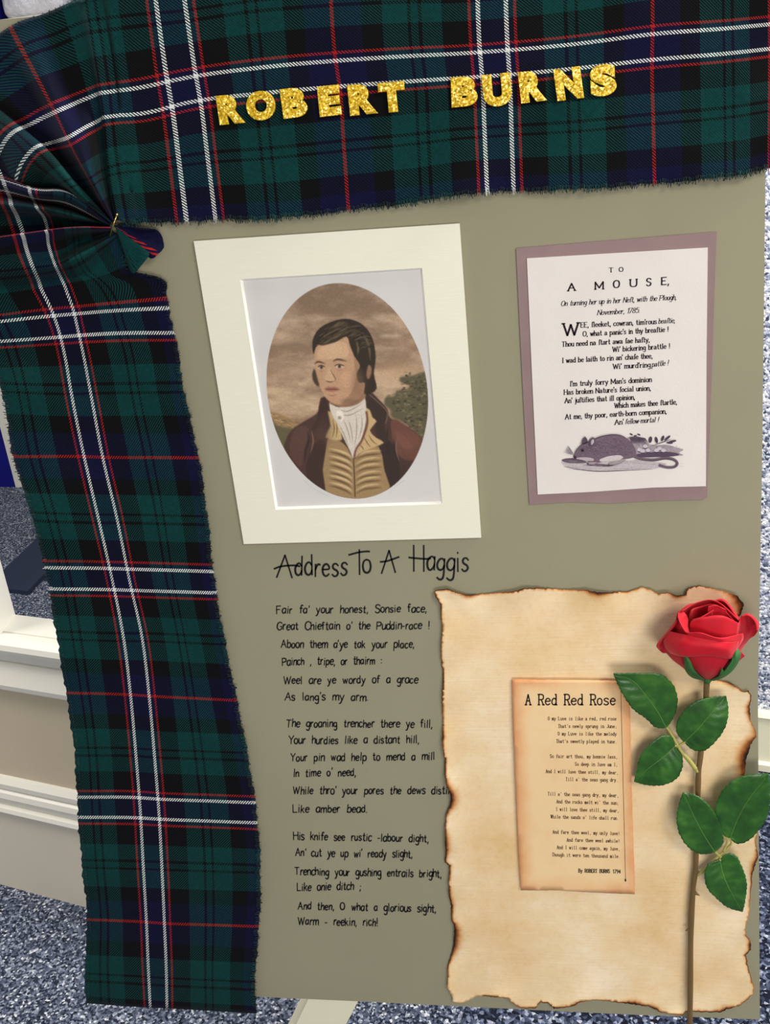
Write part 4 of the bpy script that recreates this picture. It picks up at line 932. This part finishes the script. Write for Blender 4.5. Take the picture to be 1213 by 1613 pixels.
ribbon(V, Fc, [rz_(818, 140), rz_(832, 700), rz_(850, 1430)], lambda dx, dy, t: .6, HC + .0003); ribbon(V, Fc, [rz_(849, 1428), rz_(850, 1440)], lambda dx, dy, t: 2.2, HC + .0003)
mesh_obj('typed_signature', V, Fc, M['title_ink'], pc_)
# ------------------------------------------------------------------ tartan drape: s runs along the cloth, w across it (in half setts)
WK = [-.66, -.087, .087, .5, .93]
def au(ow, iw, hem, k=.70, outer=None, mid=None):
    """outer edge and middle of a straight stretch follow from the line through the pale stripes and the hem"""
    dx, dy = hem[0] - iw[0], hem[1] - iw[1]
    o = outer or (ow[0] - dx * k, ow[1] - dy * k); m_ = mid or (iw[0] + dx * .49, iw[1] + dy * .49)
    return [o, ow, iw, m_, hem]
COLS = [
 (-3.95, au((1228, 37), (1228, 75), (1226, 262)), [5, 4, 4, 5, 3]),
 (-3.5, au((1145, 45), (1146, 84), (1148, 278)), [5, 4, 4, 4, 6]),
 (-3.0, au((1028, 54), (1027, 94), (1031, 289)), [5, 5, 4, 4, 3]),
 (-2.5, au((903, 70), (904, 108), (910, 298)), [5, 4, 4, 5, 5]),
 (-2.0, au((778, 81), (781, 119), (788, 302)), [5, 4, 4, 3, 3]),
 (-1.75, au((716, 85), (720, 123), (729, 306)), [5, 4, 4, 7, 9]),
 (-1.5, au((655, 88), (660, 127), (670, 316)), [5, 4, 4, 4, 4]),
 (-1.0, au((529, 96), (535, 136), (549, 331)), [5, 4, 4, 4, 3]),
 (-.5, au((408, 107), (412, 147), (433, 344)), [5, 4, 4, 5, 5]),
 (0, au((287, 124), (294, 162), (318, 347), outer=(266, -14)), [5, 4, 4, 4, 3]),
 (.25, au((222, 138), (228, 178), (250, 351), outer=(202, -12)), [5, 5, 4, 5, 5]),
 (.46, au((172, 145), (176, 183), (200, 350), outer=(148, -6), mid=(186, 268)), [6, 8, 9, 10, 9]),
 (.53, au((158, 147), (163, 185), (184, 347), outer=(134, -4), mid=(171, 272)), [7, 9, 10, 11, 12]),
 (.60, au((155, 148), (160, 187), (182, 348), outer=(120, 0), mid=(169, 274)), [5, 4, 3, 2, 9]),
 (.78, au((122, 162), (136, 200), (180, 349), outer=(74, 20), mid=(155, 280)), [6, 9, 12, 13, 11]),
 (1.0, au((87, 177), (106, 217), (179, 349), outer=(16, 42), mid=(144, 288)), [9, 14, 18, 18, 12]),
 (1.09, au((72, 184), (97, 220), (179, 350), outer=(-10, 60), mid=(137, 290)), [8, 11, 12, 11, 11]),
 (1.17, au((54, 193), (82, 224), (178, 350), outer=(-50, 90), mid=(124, 292)), [8, 8, 3, 2, 9]),
 (1.28, au((34, 202), (60, 231), (177, 350), outer=(-80, 110), mid=(108, 294)), [8, 8, 3, 1, 8]),
 (1.38, au((34, 202), (66, 228), (177, 350), outer=(-85, 115), mid=(119, 288)), [9, 15, 18, 19, 11]),
 (1.50, au((20, 210), (50, 237), (176, 351), outer=(-120, 150), mid=(106, 292)), [10, 18, 22, 22, 12]),
 (1.62, au((6, 226), (32, 262), (175, 352), outer=(-140, 190), mid=(97, 298)), [8, 15, 15, 11, 8]),
 (1.72, au((-4, 250), (22, 298), (175, 353), outer=(-150, 220), mid=(92, 311)), [6, 9, 4, 1, 7]),
 (1.84, au((2, 276), (42, 293), (174, 353), outer=(-150, 250), mid=(106, 302)), [7, 11, 13, 14, 10]),
 (2.0, au((8, 292), (48, 305), (173, 354), outer=(-150, 275), mid=(108, 312)), [8, 15, 19, 20, 12]),
 (2.14, au((14, 306), (52, 314), (173, 355), outer=(-150, 290), mid=(106, 324)), [6, 9, 7, 4, 8]),
 (2.36, au((18, 322), (58, 327), (173, 355), outer=(-150, 310), mid=(108, 337)), [8, 16, 18, 17, 11]),
 (2.6, au((28, 342), (70, 343), (173, 357), outer=(-145, 340), mid=(112, 348)), [6, 6, 6, 4, 8]),
 (2.84, au((38, 372), (76, 368), (174, 359), outer=(-140, 392), mid=(120, 366)), [5, 4, 4, 4, 8]),
 (2.98, au((35, 368), (72, 363), (174, 358), outer=(-140, 392), mid=(118, 358)), [18, 24, 25, 22, 14]),
 (3.06, au((37, 372), (74, 366), (175, 360), outer=(-138, 396), mid=(119, 361)), [19, 25, 26, 22, 13]),
 (3.22, au((41, 388), (76, 384), (177, 363), outer=(-134, 410), mid=(120, 372)), [16, 21, 19, 9, 9]),
 (3.36, au((46, 404), (81, 402), (180, 366), outer=(-130, 425), mid=(122, 388)), [14, 19, 16, 7, 9]),
 (3.50, au((54, 425), (88, 420), (184, 370), outer=(-100, 440), mid=(124, 404)), [12, 17, 18, 17, 11]),
 (3.62, au((62, 444), (96, 437), (190, 384), outer=(-80, 462), mid=(140, 430)), [8, 9, 10, 8, 8]),
 (3.70, au((66, 456), (102, 450), (207, 426), outer=(-64, 474), mid=(154, 440)), [5, 5, 5, 4, 7]),
 (3.76, au((71, 466), (106, 461), (250, 437), outer=(-56, 486), mid=(166, 452)), [5, 4, 4, 4, 6]),
 (3.87, au((82, 489), (115, 486), (264, 474), outer=(-44, 504), mid=(182, 480)), [5, 4, 4, 4, 4]),
 (4.0, au((91, 514), (121, 511), (270, 505), outer=(-30, 524), mid=(190, 506)), [5, 4, 4, 4, 4]),
 (4.25, au((103, 562), (132, 561), (281, 558), outer=(-12, 568)), [4, 4, 5, 5, 4]),
 (4.5, au((112, 615), (142, 614), (289, 612), outer=(2, 612)), [6, 4, 4, 4, 6]),
 (5.0, au((133, 719), (162, 720), (313, 721), outer=(21, 719)), [5, 4, 4, 5, 4]),
 (5.5, au((155, 815), (184, 815), (327, 818), outer=(50, 812)), [8, 5, 4, 4, 6]),
 (6.0, au((177, 912), (204, 913), (338, 917), outer=(74, 911)), [5, 4, 4, 5, 4]),
 (6.5, au((195, 1005), (224, 1005), (354, 1010), outer=(89, 1002)), [8, 5, 4, 4, 7]),
 (7.0, au((206, 1094), (235, 1096), (373, 1103), outer=(104, 1091)), [4, 4, 5, 4, 3]),
 (7.5, au((214, 1183), (243, 1185), (390, 1190), outer=(117, 1182)), [7, 4, 4, 5, 7]),
 (8.0, au((221, 1272), (250, 1274), (404, 1280), outer=(122, 1271)), [5, 4, 4, 4, 4]),
 (8.5, au((226, 1364), (255, 1365), (410, 1370), outer=(129, 1362)), [8, 5, 4, 4, 8]),
 (9.0, au((231, 1452), (259, 1454), (408, 1459), outer=(137, 1448)), [4, 4, 4, 4, 4]),
 (9.4, au((234, 1525), (262, 1527), (402, 1533), outer=(134, 1520)), [7, 4, 4, 6, 5]),
 (9.75, au((237, 1587), (263, 1588), (403, 1596), outer=(135, 1580)), [5, 5, 4, 5, 7]),
]
ks = [c_[0] for c_ in COLS]
deep = lambda s, z: z if not (.55 < s < 3.66) else (z * 1.6 if z > 11 else z * .6)      # the pleats round the pin stand well off the board
arr = np.array([[(p[0], p[1], deep(c_[0], z)) for p, z in zip(c_[1], c_[2])] for c_ in COLS])       # (n, 5, 3)
def cloth(sq, wq):
    a = cubic(ks, arr.reshape(len(ks), -1), sq).reshape(len(sq), 5, 3)
    out = np.empty((len(sq), len(wq), 3))
    for i in range(len(sq)): out[i] = cubic(WK, a[i], wq)
    return out
sq = np.concatenate([np.arange(-3.95, .4, .03), np.arange(.4, 4.1, .0125), np.arange(4.1, 9.751, .03)]); sq[-1] = 9.75
wq = np.linspace(-.66, .93, 72)
g = cloth(sq, wq)
def jag(s, k): return 1.6 * math.sin(s * 31 + k) * math.sin(s * 17.3 + 2 * k) + 1.0 * math.sin(s * 83 + k)
td = empty('tartan_cloth', P(270, 1590, .004), 'green, navy and black tartan cloth pinned in pleats round the board corner', 'cloth')
Vt, UVt = [], []
for i, s in enumerate(sq):
    for j, w in enumerate(wq):
        x, y, z = g[i, j]
        if .55 < s < 3.7: pass
        else:
            e = max(0, (w - .85) / .08)
            if s < .5: y += e * jag(s, 1)
            else: x += e * jag(s, 1)
            e = max(0, (-.6 - w) / .06)
            if s > 4: x -= e * jag(s, 5)
        rip = .7 * math.sin(s * 5.1 + w * 3.0) * math.sin(w * 4.3 + s * 1.7) + .5 * math.sin(s * 11.0 - w * 6.0)
        if .5 < s < 3.6: rip *= .5
        Vt.append(P(x, y, max(1.4, z + rip) * .001 + .0006)); UVt.append((s, w))
n1, n2 = len(sq), len(wq)
Ft = [(i * n2 + j, (i + 1) * n2 + j, (i + 1) * n2 + j + 1, i * n2 + j + 1) for i in range(n1 - 1) for j in range(n2 - 1)]
tc = mesh_obj('cloth_panel', Vt, Ft, M['tartan'], td, True, UVt)
md = tc.modifiers.new('thickness', 'SOLIDIFY'); md.thickness = .0008; md.offset = 0
# loose tail of cloth right of the pin
TL = [(.62, (196, 352), 11), (.74, (224, 362), 12), (.84, (248, 364), 6), (.92, (257, 380), 4), (.975, (256, 393), 9), (1.0, (247, 401), 13), (1.03, (240, 408), 12), (1.08, (226, 398), 5), (1.2, (222, 396), 4),
      (1.37, (233, 404), 14), (1.42, (222, 418), 14), (1.6, (207, 430), 13), (1.75, (199, 412), 6), (2.0, (192, 396), 4)]
ts = np.arange(.62, 2.001, .02); tp = cubic([t[0] for t in TL], np.array([(t[1][0], t[1][1], t[2]) for t in TL]), ts)
V, UV_ = [], []; nr = 12
for (ex, ey, ez_), s in zip(tp, ts):
    for k in range(nr):
        q = k / (nr - 1); x = 181 + (ex - 181) * q; y = 356 + (ey - 356) * q; z = 12 + (ez_ - 12) * q ** .8 - 2 * math.sin(math.pi * q)
        V.append(P(x, y, z * .001)); UV_.append((s, .56 + .12 * q if s > 1.1 else 1.02 + .1 * q))
tl = mesh_obj('gathered_tail', V, [(i * nr + j, (i + 1) * nr + j, (i + 1) * nr + j + 1, i * nr + j + 1) for i in range(len(ts) - 1) for j in range(nr - 1)], M['tartan'], td, True, UV_)
md = tl.modifiers.new('thickness', 'SOLIDIFY'); md.thickness = .0007
# frayed edges: loose yarns
V, Fc, UV_ = [], [], []; random.seed(11)
def strand(s, w, outward, length):
    b = cloth(np.array([s]), np.array([w - outward * .02, w]))[0]; d = b[1] - b[0]; l = math.hypot(d[0], d[1]) or 1; dx, dy = d[0] / l, d[1] / l
    p0 = (b[1][0] - dx * 6, b[1][1] - dy * 6); a = random.uniform(-.5, .5)
    if w > 0 and not (.55 < s < 3.7):
        if s < .5: p0 = (p0[0], p0[1] + jag(s, 1))
        else: p0 = (p0[0] + jag(s, 1), p0[1])
    pm = (p0[0] + dx * length * .5, p0[1] + dy * length * .5); p1 = (pm[0] + (dx * math.cos(a) - dy * math.sin(a)) * length * .5, pm[1] + (dy * math.cos(a) + dx * math.sin(a)) * length * .5)
    h = b[1][2] * .001 + .0022; wd_ = random.uniform(.8, 1.5) * .5; k = len(V)
    for (x, y), dh in ((p0, 0), (pm, random.uniform(0, .0014)), (p1, random.uniform(-.001, .0012))):
        for q in (-1, 1): V.append(P(x - dy * wd_ * q, y + dx * wd_ * q, max(.001, h + dh))); UV_.append((s, w))
        V.append(P(x, y, max(.0015, h + dh + .0006))); UV_.append((s, w))
    for r in (0, 3):
        for q in (0, 1, 2): Fc.append((k + r + q, k + r + (q + 1) % 3, k + r + 3 + (q + 1) % 3, k + r + 3 + q))
for s in np.arange(-3.9, .5, .0085): strand(s + random.uniform(-.004, .004), .93, 1, random.uniform(8, 13))
for s in np.arange(3.66, 9.7, .011): strand(s + random.uniform(-.005, .005), .93, 1, random.uniform(5, 9))
for s in np.arange(4.4, 9.7, .010): strand(s + random.uniform(-.005, .005), -.66, -1, random.uniform(5, 11) if s < 6.4 else random.uniform(0.5, 3))
for s in np.arange(.3, 1.1, .008): strand(s, -.66, -1, random.uniform(4, 9))
tag(mesh_obj('frayed_yarn', V, Fc, M['yarn'], td, False, UV_), kind='stuff')
# dressmaker's pin
pin = empty('dress_pin', P(179, 355, .015), 'small brass pin holding the gathered tartan pleats', 'pin')
V, Fc = tube([P(173.5, 372, .012), P(178, 355, .0165), P(184, 339, .016)], .0006, 8); mesh_obj('shaft', V, Fc, M['brass'], pin, True)
bm = bmesh.new(); bmesh.ops.create_uvsphere(bm, u_segments=10, v_segments=8, radius=.0011); bmesh.ops.translate(bm, verts=bm.verts, vec=P(184.3, 338, .0162)); bm_obj('head', bm, M['brass'], pin, True)

# ------------------------------------------------------------------ glitter foam letters
def gz(x, y): return (300 + x / 1.733, 60 + y / 1.733)
GLT = [('R', (68, 158), (80, 238), (150, 231), 'first of the title'), ('O', (148, 148), (156, 229), (235, 221), 'second of the title'), ('B', (243, 140), (254, 221), (322, 213), 'third of the title, beside the O'),
       ('E', (345, 133), (353, 216), (413, 209), 'the only E of the title'), ('R', (427, 129), (436, 213), (512, 205), 'between the E and the T'), ('T', (510, 124), (518, 206), (590, 199), 'last of the first word'),
       ('B', (710, 108), (713, 190), (785, 184), 'first of the second word'), ('U', (794, 102), (802, 191), (880, 182), 'the only U, in the second word'), ('R', (893, 94), (903, 179), (974, 170), 'between the U and the N'),
       ('N', (990, 86), (1002, 173), (1075, 163), 'the only N, beside the final S'), ('S', (1089, 76), (1093, 163), (1165, 154), 'at the right end of the title')]
def letter_mesh(ch):
    cu = bpy.data.curves.new('tmp', 'FONT'); cu.body = ch; cu.size = 1; cu.offset = .06; cu.extrude = .05; cu.bevel_depth = .018; cu.bevel_resolution = 2; cu.resolution_u = 6
    o = bpy.data.objects.new('tmp', cu); COL.objects.link(o); dg = bpy.context.evaluated_depsgraph_get(); me = bpy.data.meshes.new_from_object(o.evaluated_get(dg))
    vs = np.array([tuple(v.co) for v in me.vertices]); fs = [tuple(p.vertices) for p in me.polygons]
    bpy.data.objects.remove(o); bpy.data.curves.remove(cu); bpy.data.meshes.remove(me); return vs, fs
for ch, tl_, bl_, br_, where in GLT:
    vs, fs = letter_mesh(ch); mn, mx = vs.min(0), vs.max(0); uvw = (vs - mn) / (mx - mn)
    tl_, bl_, br_ = gz(*tl_), gz(*bl_), gz(*br_); o_ = P(bl_[0], bl_[1], .0085); V = []
    for u, v, w in uvw:
        x = bl_[0] + (br_[0] - bl_[0]) * u + (tl_[0] - bl_[0]) * v; y = bl_[1] + (br_[1] - bl_[1]) * u + (tl_[1] - bl_[1]) * v
        q = P(x, y, .0096); q.y = -(.0072 + .0026 * w); V.append(q - o_)
    o = mesh_obj('foam_letter', V, fs, M['gold']); o.location = o_
    tag(o, 'gold glitter foam letter %s, %s' % (ch, where), 'letter', 'gold glitter foam letters of the title')
# ------------------------------------------------------------------ the rose
rose = empty('red_rose', P(1087, 1606, .008), 'artificial red rose with long brown stem and six leaves, lying over the parchment', 'flower')
def fz(x, y): return (1020 + x / 6.285, 930 + y / 6.285)
def lz(x, y): return (960 + x / 3.842, 1040 + y / 3.842)
def patch(name, rows, mat, parent, tf, nu=26, nv=26, thick=.0007, wav=0.0, seed=0):
    a = np.array([[(*tf(p[0], p[1]), p[2]) for p in r] for r in rows], float); nr, nc = a.shape[:2]
    u = np.linspace(0, nr - 1, nu); b = cubic(range(nr), a.reshape(nr, -1), u).reshape(nu, nc, 3)
    V = []
    for i in range(nu):
        c2 = cubic(range(nc), b[i], np.linspace(0, nc - 1, nv))
        for j in range(nv):
            x, y, h = c2[j]; t = i / (nu - 1); q = j / (nv - 1)
            h += wav * math.sin(q * 9 + seed) * t * t
            V.append(P(x, y, h * .001))
    Fc = [(i * nv + j, i * nv + j + 1, (i + 1) * nv + j + 1, (i + 1) * nv + j) for i in range(nu - 1) for j in range(nv - 1)]
    o = mesh_obj(name, V, Fc, mat, parent, True); md = o.modifiers.new('thickness', 'SOLIDIFY'); md.thickness = thick; md.offset = 0; return o
pet = lambda rows, **k: patch('petal', rows, M['petal'], rose, fz, **k)
# outer back
pet([[(400, 640, 12), (520, 650, 12), (620, 650, 12), (720, 640, 12), (850, 600, 12)],
     [(310, 420, 12), (460, 360, 12), (600, 350, 12), (740, 350, 12), (900, 420, 14)],
     [(285, 300, 18), (440, 200, 14), (600, 190, 14), (760, 170, 14), (935, 330, 20)],
     [(300, 222, 24), (420, 140, 20), (600, 128, 18), (760, 96, 20), (925, 300, 26)],
     [(310, 225, 27), (430, 150, 25), (600, 140, 22), (755, 108, 24), (915, 318, 30)]], wav=1.5)
pet([[(430, 560, 18), (560, 560, 18), (720, 560, 18), (860, 520, 18)], [(360, 360, 22), (500, 300, 20), (720, 300, 20), (880, 380, 22)],
     [(330, 230, 28), (480, 160, 24), (690, 130, 24), (900, 290, 28)], [(335, 205, 33), (500, 118, 28), (690, 112, 28), (925, 318, 34)]], wav=1.5, seed=2)
# right outer petal with its curled lip
pet([[(640, 880, 14), (700, 875, 13), (760, 850, 12), (820, 800, 10)], [(760, 700, 34), (850, 660, 30), (900, 620, 22), (930, 590, 12)],
     [(830, 520, 40), (920, 470, 28), (980, 460, 20), (1010, 480, 12)], [(880, 380, 38), (970, 340, 24), (1040, 370, 20), (1068, 440, 18)],
     [(925, 262, 30), (1000, 236, 28), (1085, 300, 26), (1104, 375, 26)], [(935, 262, 32), (1000, 250, 33), (1062, 310, 33), (1082, 400, 32)]])
pet([[(640, 880, 12), (700, 870, 12), (760, 850, 12)], [(780, 700, 22), (840, 700, 18), (880, 720, 12)], [(880, 590, 24), (930, 612, 18), (965, 645, 12)]], thick=.0008)
# left outer petals
pet([[(600, 880, 14), (520, 870, 14), (440, 840, 12), (370, 775, 8)], [(480, 700, 32), (390, 700, 26), (310, 700, 18), (255, 690, 8)],
     [(420, 500, 38), (300, 520, 30), (220, 580, 22), (190, 622, 14)], [(300, 330, 34), (215, 420, 30), (130, 520, 26), (150, 618, 20)],
     [(285, 290, 33), (206, 400, 32), (95, 535, 28), (118, 590, 24)], [(300, 300, 37), (225, 410, 37), (125, 528, 34), (140, 575, 30)]], wav=1)
pet([[(560, 860, 18), (460, 840, 16), (380, 780, 12)], [(450, 640, 40), (320, 640, 34), (240, 660, 24)], [(400, 440, 44), (290, 420, 36), (210, 450, 28)], [(330, 300, 38), (270, 320, 34), (205, 398, 32)]])
# inner walls and bud
pet([[(440, 520, 26), (560, 540, 26), (700, 540, 26), (840, 500, 26)], [(400, 360, 28), (520, 320, 26), (700, 300, 26), (850, 380, 28)], [(420, 230, 34), (500, 190, 30), (680, 165, 30), (860, 330, 32)], [(430, 200, 37), (490, 172, 34), (690, 150, 34), (880, 325, 37)]], wav=1.2, seed=1)
pet([[(450, 520, 32), (560, 540, 34), (680, 540, 34)], [(440, 400, 36), (540, 380, 38), (660, 340, 36)], [(445, 300, 40), (530, 275, 42), (640, 215, 40)], [(455, 292, 42), (545, 264, 44), (655, 196, 42)]])
pet([[(600, 520, 32), (700, 520, 32), (800, 500, 32)], [(620, 380, 36), (700, 340, 36), (800, 330, 34)], [(600, 225, 40), (690, 180, 38), (780, 200, 36)], [(602, 160, 41), (680, 148, 40), (745, 185, 38)]])
pet([[(420, 600, 40), (560, 620, 42), (720, 620, 42), (870, 560, 38)], [(410, 480, 42), (560, 470, 46), (730, 460, 46), (890, 450, 38)], [(420, 340, 42), (560, 300, 46), (740, 285, 46), (900, 350, 38)], [(440, 298, 41), (560, 266, 44), (740, 252, 44), (908, 325, 37)]], wav=.8)
# rolled edge at the left of the heart
pet([[(300, 225, 34), (345, 196, 30)], [(302, 270, 42), (392, 262, 34)], [(330, 340, 48), (398, 340, 40)], [(372, 410, 52), (412, 430, 48)]], nv=14)
# broad front petal
pet([[(570, 885, 16), (600, 892, 16), (650, 890, 16), (690, 882, 16)], [(430, 780, 34), (560, 800, 40), (700, 800, 40), (810, 750, 34)], [(380, 600, 46), (540, 620, 50), (720, 620, 49), (890, 580, 40)],
     [(392, 470, 49), (560, 480, 53), (760, 510, 52), (945, 480, 36)], [(402, 424, 50), (530, 424, 55), (720, 474, 54), (945, 430, 38), ][:4], [(406, 430, 47), (534, 434, 52), (724, 484, 51), (940, 440, 36)]])
# petal folded outward over the front, its lip catching the light
pet([[(222, 408, 40), (400, 442, 50), (600, 484, 54), (800, 512, 51), (905, 500, 42)], [(160, 500, 36), (350, 530, 53), (600, 560, 56), (790, 590, 53), (880, 590, 42)],
     [(185, 580, 34), (345, 630, 51), (590, 636, 54), (780, 660, 50), (865, 655, 40)], [(225, 622, 30), (365, 655, 47), (590, 646, 51), (780, 672, 47), (850, 672, 38)]], wav=.4)
# sepals
patch('sepal', [[(352, 618, 44), (362, 622, 45), (372, 628, 44)], [(370, 700, 40), (400, 705, 46), (425, 700, 46)], [(378, 790, 30), (420, 790, 42), (465, 790, 44)], [(440, 858, 22), (480, 850, 34), (520, 850, 38)], [(545, 888, 14), (560, 889, 18), (575, 887, 20)]], M['sepal'], rose, fz, thick=.0008)
patch('sepal', [[(845, 590, 40), (880, 576, 42), (905, 590, 40)], [(838, 640, 44), (880, 650, 46), (920, 640, 40)], [(830, 700, 46), (860, 720, 44), (885, 730, 34)], [(760, 800, 44), (790, 815, 40), (820, 810, 30)], [(700, 850, 38), (715, 870, 32), (740, 865, 24)], [(620, 884, 20), (640, 890, 18), (660, 892, 14)]], M['sepal'], rose, fz, thick=.0008)
patch('sepal', [[(736, 766, 46), (740, 770, 46)], [(722, 810, 44), (758, 812, 43)], [(700, 862, 36), (750, 850, 36)]], M['sepal'], rose, fz, thick=.0008, nu=10, nv=8)
# receptacle, stem
V, Fc = tube([P(1116.5, 1066, .018), P(1114.5, 1071, .0160), P(1113.4, 1075, .0145)], [.0042, .0031, .0026], 14); mesh_obj('calyx', V, Fc, M['sepal'], rose, True)
st = smooth_line([(1113.5, 1072, 15.5), (1112, 1102, 12), (1108, 1150, 9.5), (1104, 1186, 9), (1100.5, 1217, 9), (1099.5, 1250, 9), (1096.5, 1347, 9), (1095, 1374, 9), (1091.5, 1404, 9), (1088.5, 1460, 9), (1087.5, 1540, 9), (1087, 1613, 9), (1086.5, 1665, 9)], 5)
V, Fc = tube([P(x, y, h * .001) for x, y, h in st], [.0024 + .00015 * math.sin(i * .9) + (.0003 if i > 40 else 0) for i in range(len(st))], 14); mesh_obj('stem', V, Fc, M['stem'], rose, True)
for (x, y), (tx, ty) in (((1094.5, 1406), (1103, 1411)), ((1088, 1463), (1079, 1466)), ((1099, 1212), (1093, 1208)), ((1096, 1376), (1102, 1371))):
    V, Fc = tube([P(x, y, .009), P((x + tx) / 2, (y + ty) / 2, .0095), P(tx, ty, .010)], [.0021, .0011, .0001], 8); mesh_obj('thorn', V, Fc, M['stem'], rose, True)
def stalk(pts, rad, nm='leaf_stalk', mat='stalk'):
    q = smooth_line([(*lz(x, y), h) for x, y, h in pts], 5); n = len(q)
    V, Fc = tube([P(x, y, h * .001) for x, y, h in q], [rad[0] + (rad[1] - rad[0]) * i / (n - 1) for i in range(n)], 9); return mesh_obj(nm, V, Fc, M[mat], rose, True)
stalk([(534, 672, 9.5), (490, 620, 11), (440, 560, 12), (405, 500, 12.5), (370, 440, 13), (340, 400, 14)], (.0019, .0009))
stalk([(520, 655, 10.5), (480, 600, 12.5), (440, 560, 13)], (.0022, .0012))
stalk([(418, 520, 12.5), (438, 505, 13), (455, 494, 14)], (.0013, .0009)); stalk([(412, 515, 12.5), (402, 516, 13), (392, 524, 14)], (.0013, .0009))
stalk([(536, 1298, 9.5), (580, 1262, 11), (640, 1205, 12), (690, 1160, 13), (738, 1110, 14), (728, 1075, 15)], (.0015, .0009))
stalk([(668, 1183, 13), (652, 1172, 14), (640, 1160, 15)], (.0013, .0009)); stalk([(672, 1186, 12.5), (674, 1200, 14), (668, 1212, 15)], (.0011, .0009))
stalk([(690, 1160, 13), (715, 1090, 14), (690, 1068, 15)], (.0012, .0005))
def leaf(mid, A, B, h, fold, curl, seed):
    """A, B: margins from base to tip; h heights in mm at base, middle, tip"""
    nu, nv = 60, 10; t = np.linspace(0, 1, nu)
    def curve(p):
        p = np.array([lz(*q) for q in p], float); L_ = np.r_[0, np.cumsum(np.hypot(*np.diff(p, axis=0).T))]; return cubic(L_ / L_[-1], p, t)
    m_, a, b = curve(mid), curve(A), curve(B); V = []
    hh = cubic([0, .5, 1], np.array([[v] for v in h], float), t)[:, 0]; random.seed(seed)
    ph_ = random.uniform(0, 6)
    for i in range(nu):
        for j in range(-nv, nv + 1):
            e = a[i] if j < 0 else b[i]; q = abs(j) / nv
            d = e - m_[i]; L_ = math.hypot(*d) + 1e-6
            tooth = (((t[i] * 17) % 1.0) * 1.7 - .4) if .03 < t[i] < .97 else 0
            p = m_[i] + d * q + d / L_ * (tooth * (q ** 6))
            ribs = .28 * math.sin((t[i] * 7.5 - q * 1.6) * 2 * math.pi) * math.sin(math.pi * min(1, q * 1.1)) * (1 - t[i] * .4)
            V.append(P(p[0], p[1], (hh[i] + fold * (q ** 1.25) * math.sin(math.pi * min(1, t[i] * .95 + .05)) - curl * q ** 3 + ribs + .7 * math.sin(ph_ + t[i] * 5 + q * 2 * (1 if j < 0 else -1))) * .001))
    W_ = 2 * nv + 1
    o = mesh_obj('leaf', V, [(i * W_ + j, i * W_ + j + 1, (i + 1) * W_ + j + 1, (i + 1) * W_ + j) for i in range(nu - 1) for j in range(W_ - 1)], M['leaf'], rose, True)
    md = o.modifiers.new('thickness', 'SOLIDIFY'); md.thickness = .0006; md.offset = 0
    me = o.data; pth = [me.vertices[i * W_ + nv].co + Vector((0, -.00035, 0)) for i in range(0, nu - 3, 2)]
    Vv, Fv = tube(pth, [.00042 - .0003 * i / len(pth) for i in range(len(pth))], 6)
    ve = bpy.data.meshes.new('midrib'); ve.from_pydata([tuple(v) for v in Vv], [], Fv); ve.materials.append(M['vein']); vo = bpy.data.objects.new('midrib', ve); COL.objects.link(vo); vo.parent = o
    return o
leaf([(345, 408), (285, 300), (215, 205), (150, 130), (25, 82)], [(345, 408), (385, 350), (412, 250), (385, 150), (320, 92), (180, 80), (25, 80)], [(345, 408), (290, 408), (220, 350), (150, 300), (80, 200), (45, 130), (25, 84)], (14, 19, 20), 2.2, 1.2, 1)
leaf([(452, 494), (530, 420), (600, 340), (705, 217)], [(452, 494), (410, 440), (405, 395), (440, 320), (520, 250), (620, 225), (705, 215)], [(452, 494), (500, 538), (560, 548), (650, 480), (705, 390), (718, 300), (706, 217)], (14, 17, 16), 2.0, 1.0, 2)
leaf([(396, 520), (320, 590), (240, 650), (151, 734)], [(396, 520), (375, 462), (330, 455), (250, 505), (180, 600), (165, 670), (150, 735)], [(396, 520), (435, 570), (442, 640), (410, 710), (330, 752), (240, 755), (152, 736)], (14, 17, 13), 2.2, 1.0, 3)
leaf([(637, 1158), (580, 1070), (520, 960), (447, 802)], [(637, 1162), (560, 1172), (490, 1140), (425, 1050), (408, 960), (425, 860), (445, 800)], [(637, 1160), (685, 1110), (685, 1050), (640, 930), (580, 855), (510, 812), (448, 801)], (15, 19, 17), 2.2, 1.0, 4)
leaf([(730, 1078), (770, 970), (830, 860), (962, 690)], [(730, 1078), (680, 1050), (640, 960), (645, 880), (700, 770), (800, 705), (960, 686)], [(732, 1080), (770, 1108), (830, 1095), (900, 1030), (955, 940), (970, 820), (965, 690)], (15, 20, 24), 1.8, 1.0, 5)
leaf([(669, 1208), (690, 1300), (740, 1410), (804, 1520)], [(668, 1208), (600, 1232), (578, 1290), (595, 1380), (650, 1440), (710, 1490), (803, 1522)], [(670, 1206), (700, 1175), (745, 1172), (805, 1260), (830, 1350), (822, 1440), (806, 1522)], (15, 18, 14), 2.0, 1.0, 6)
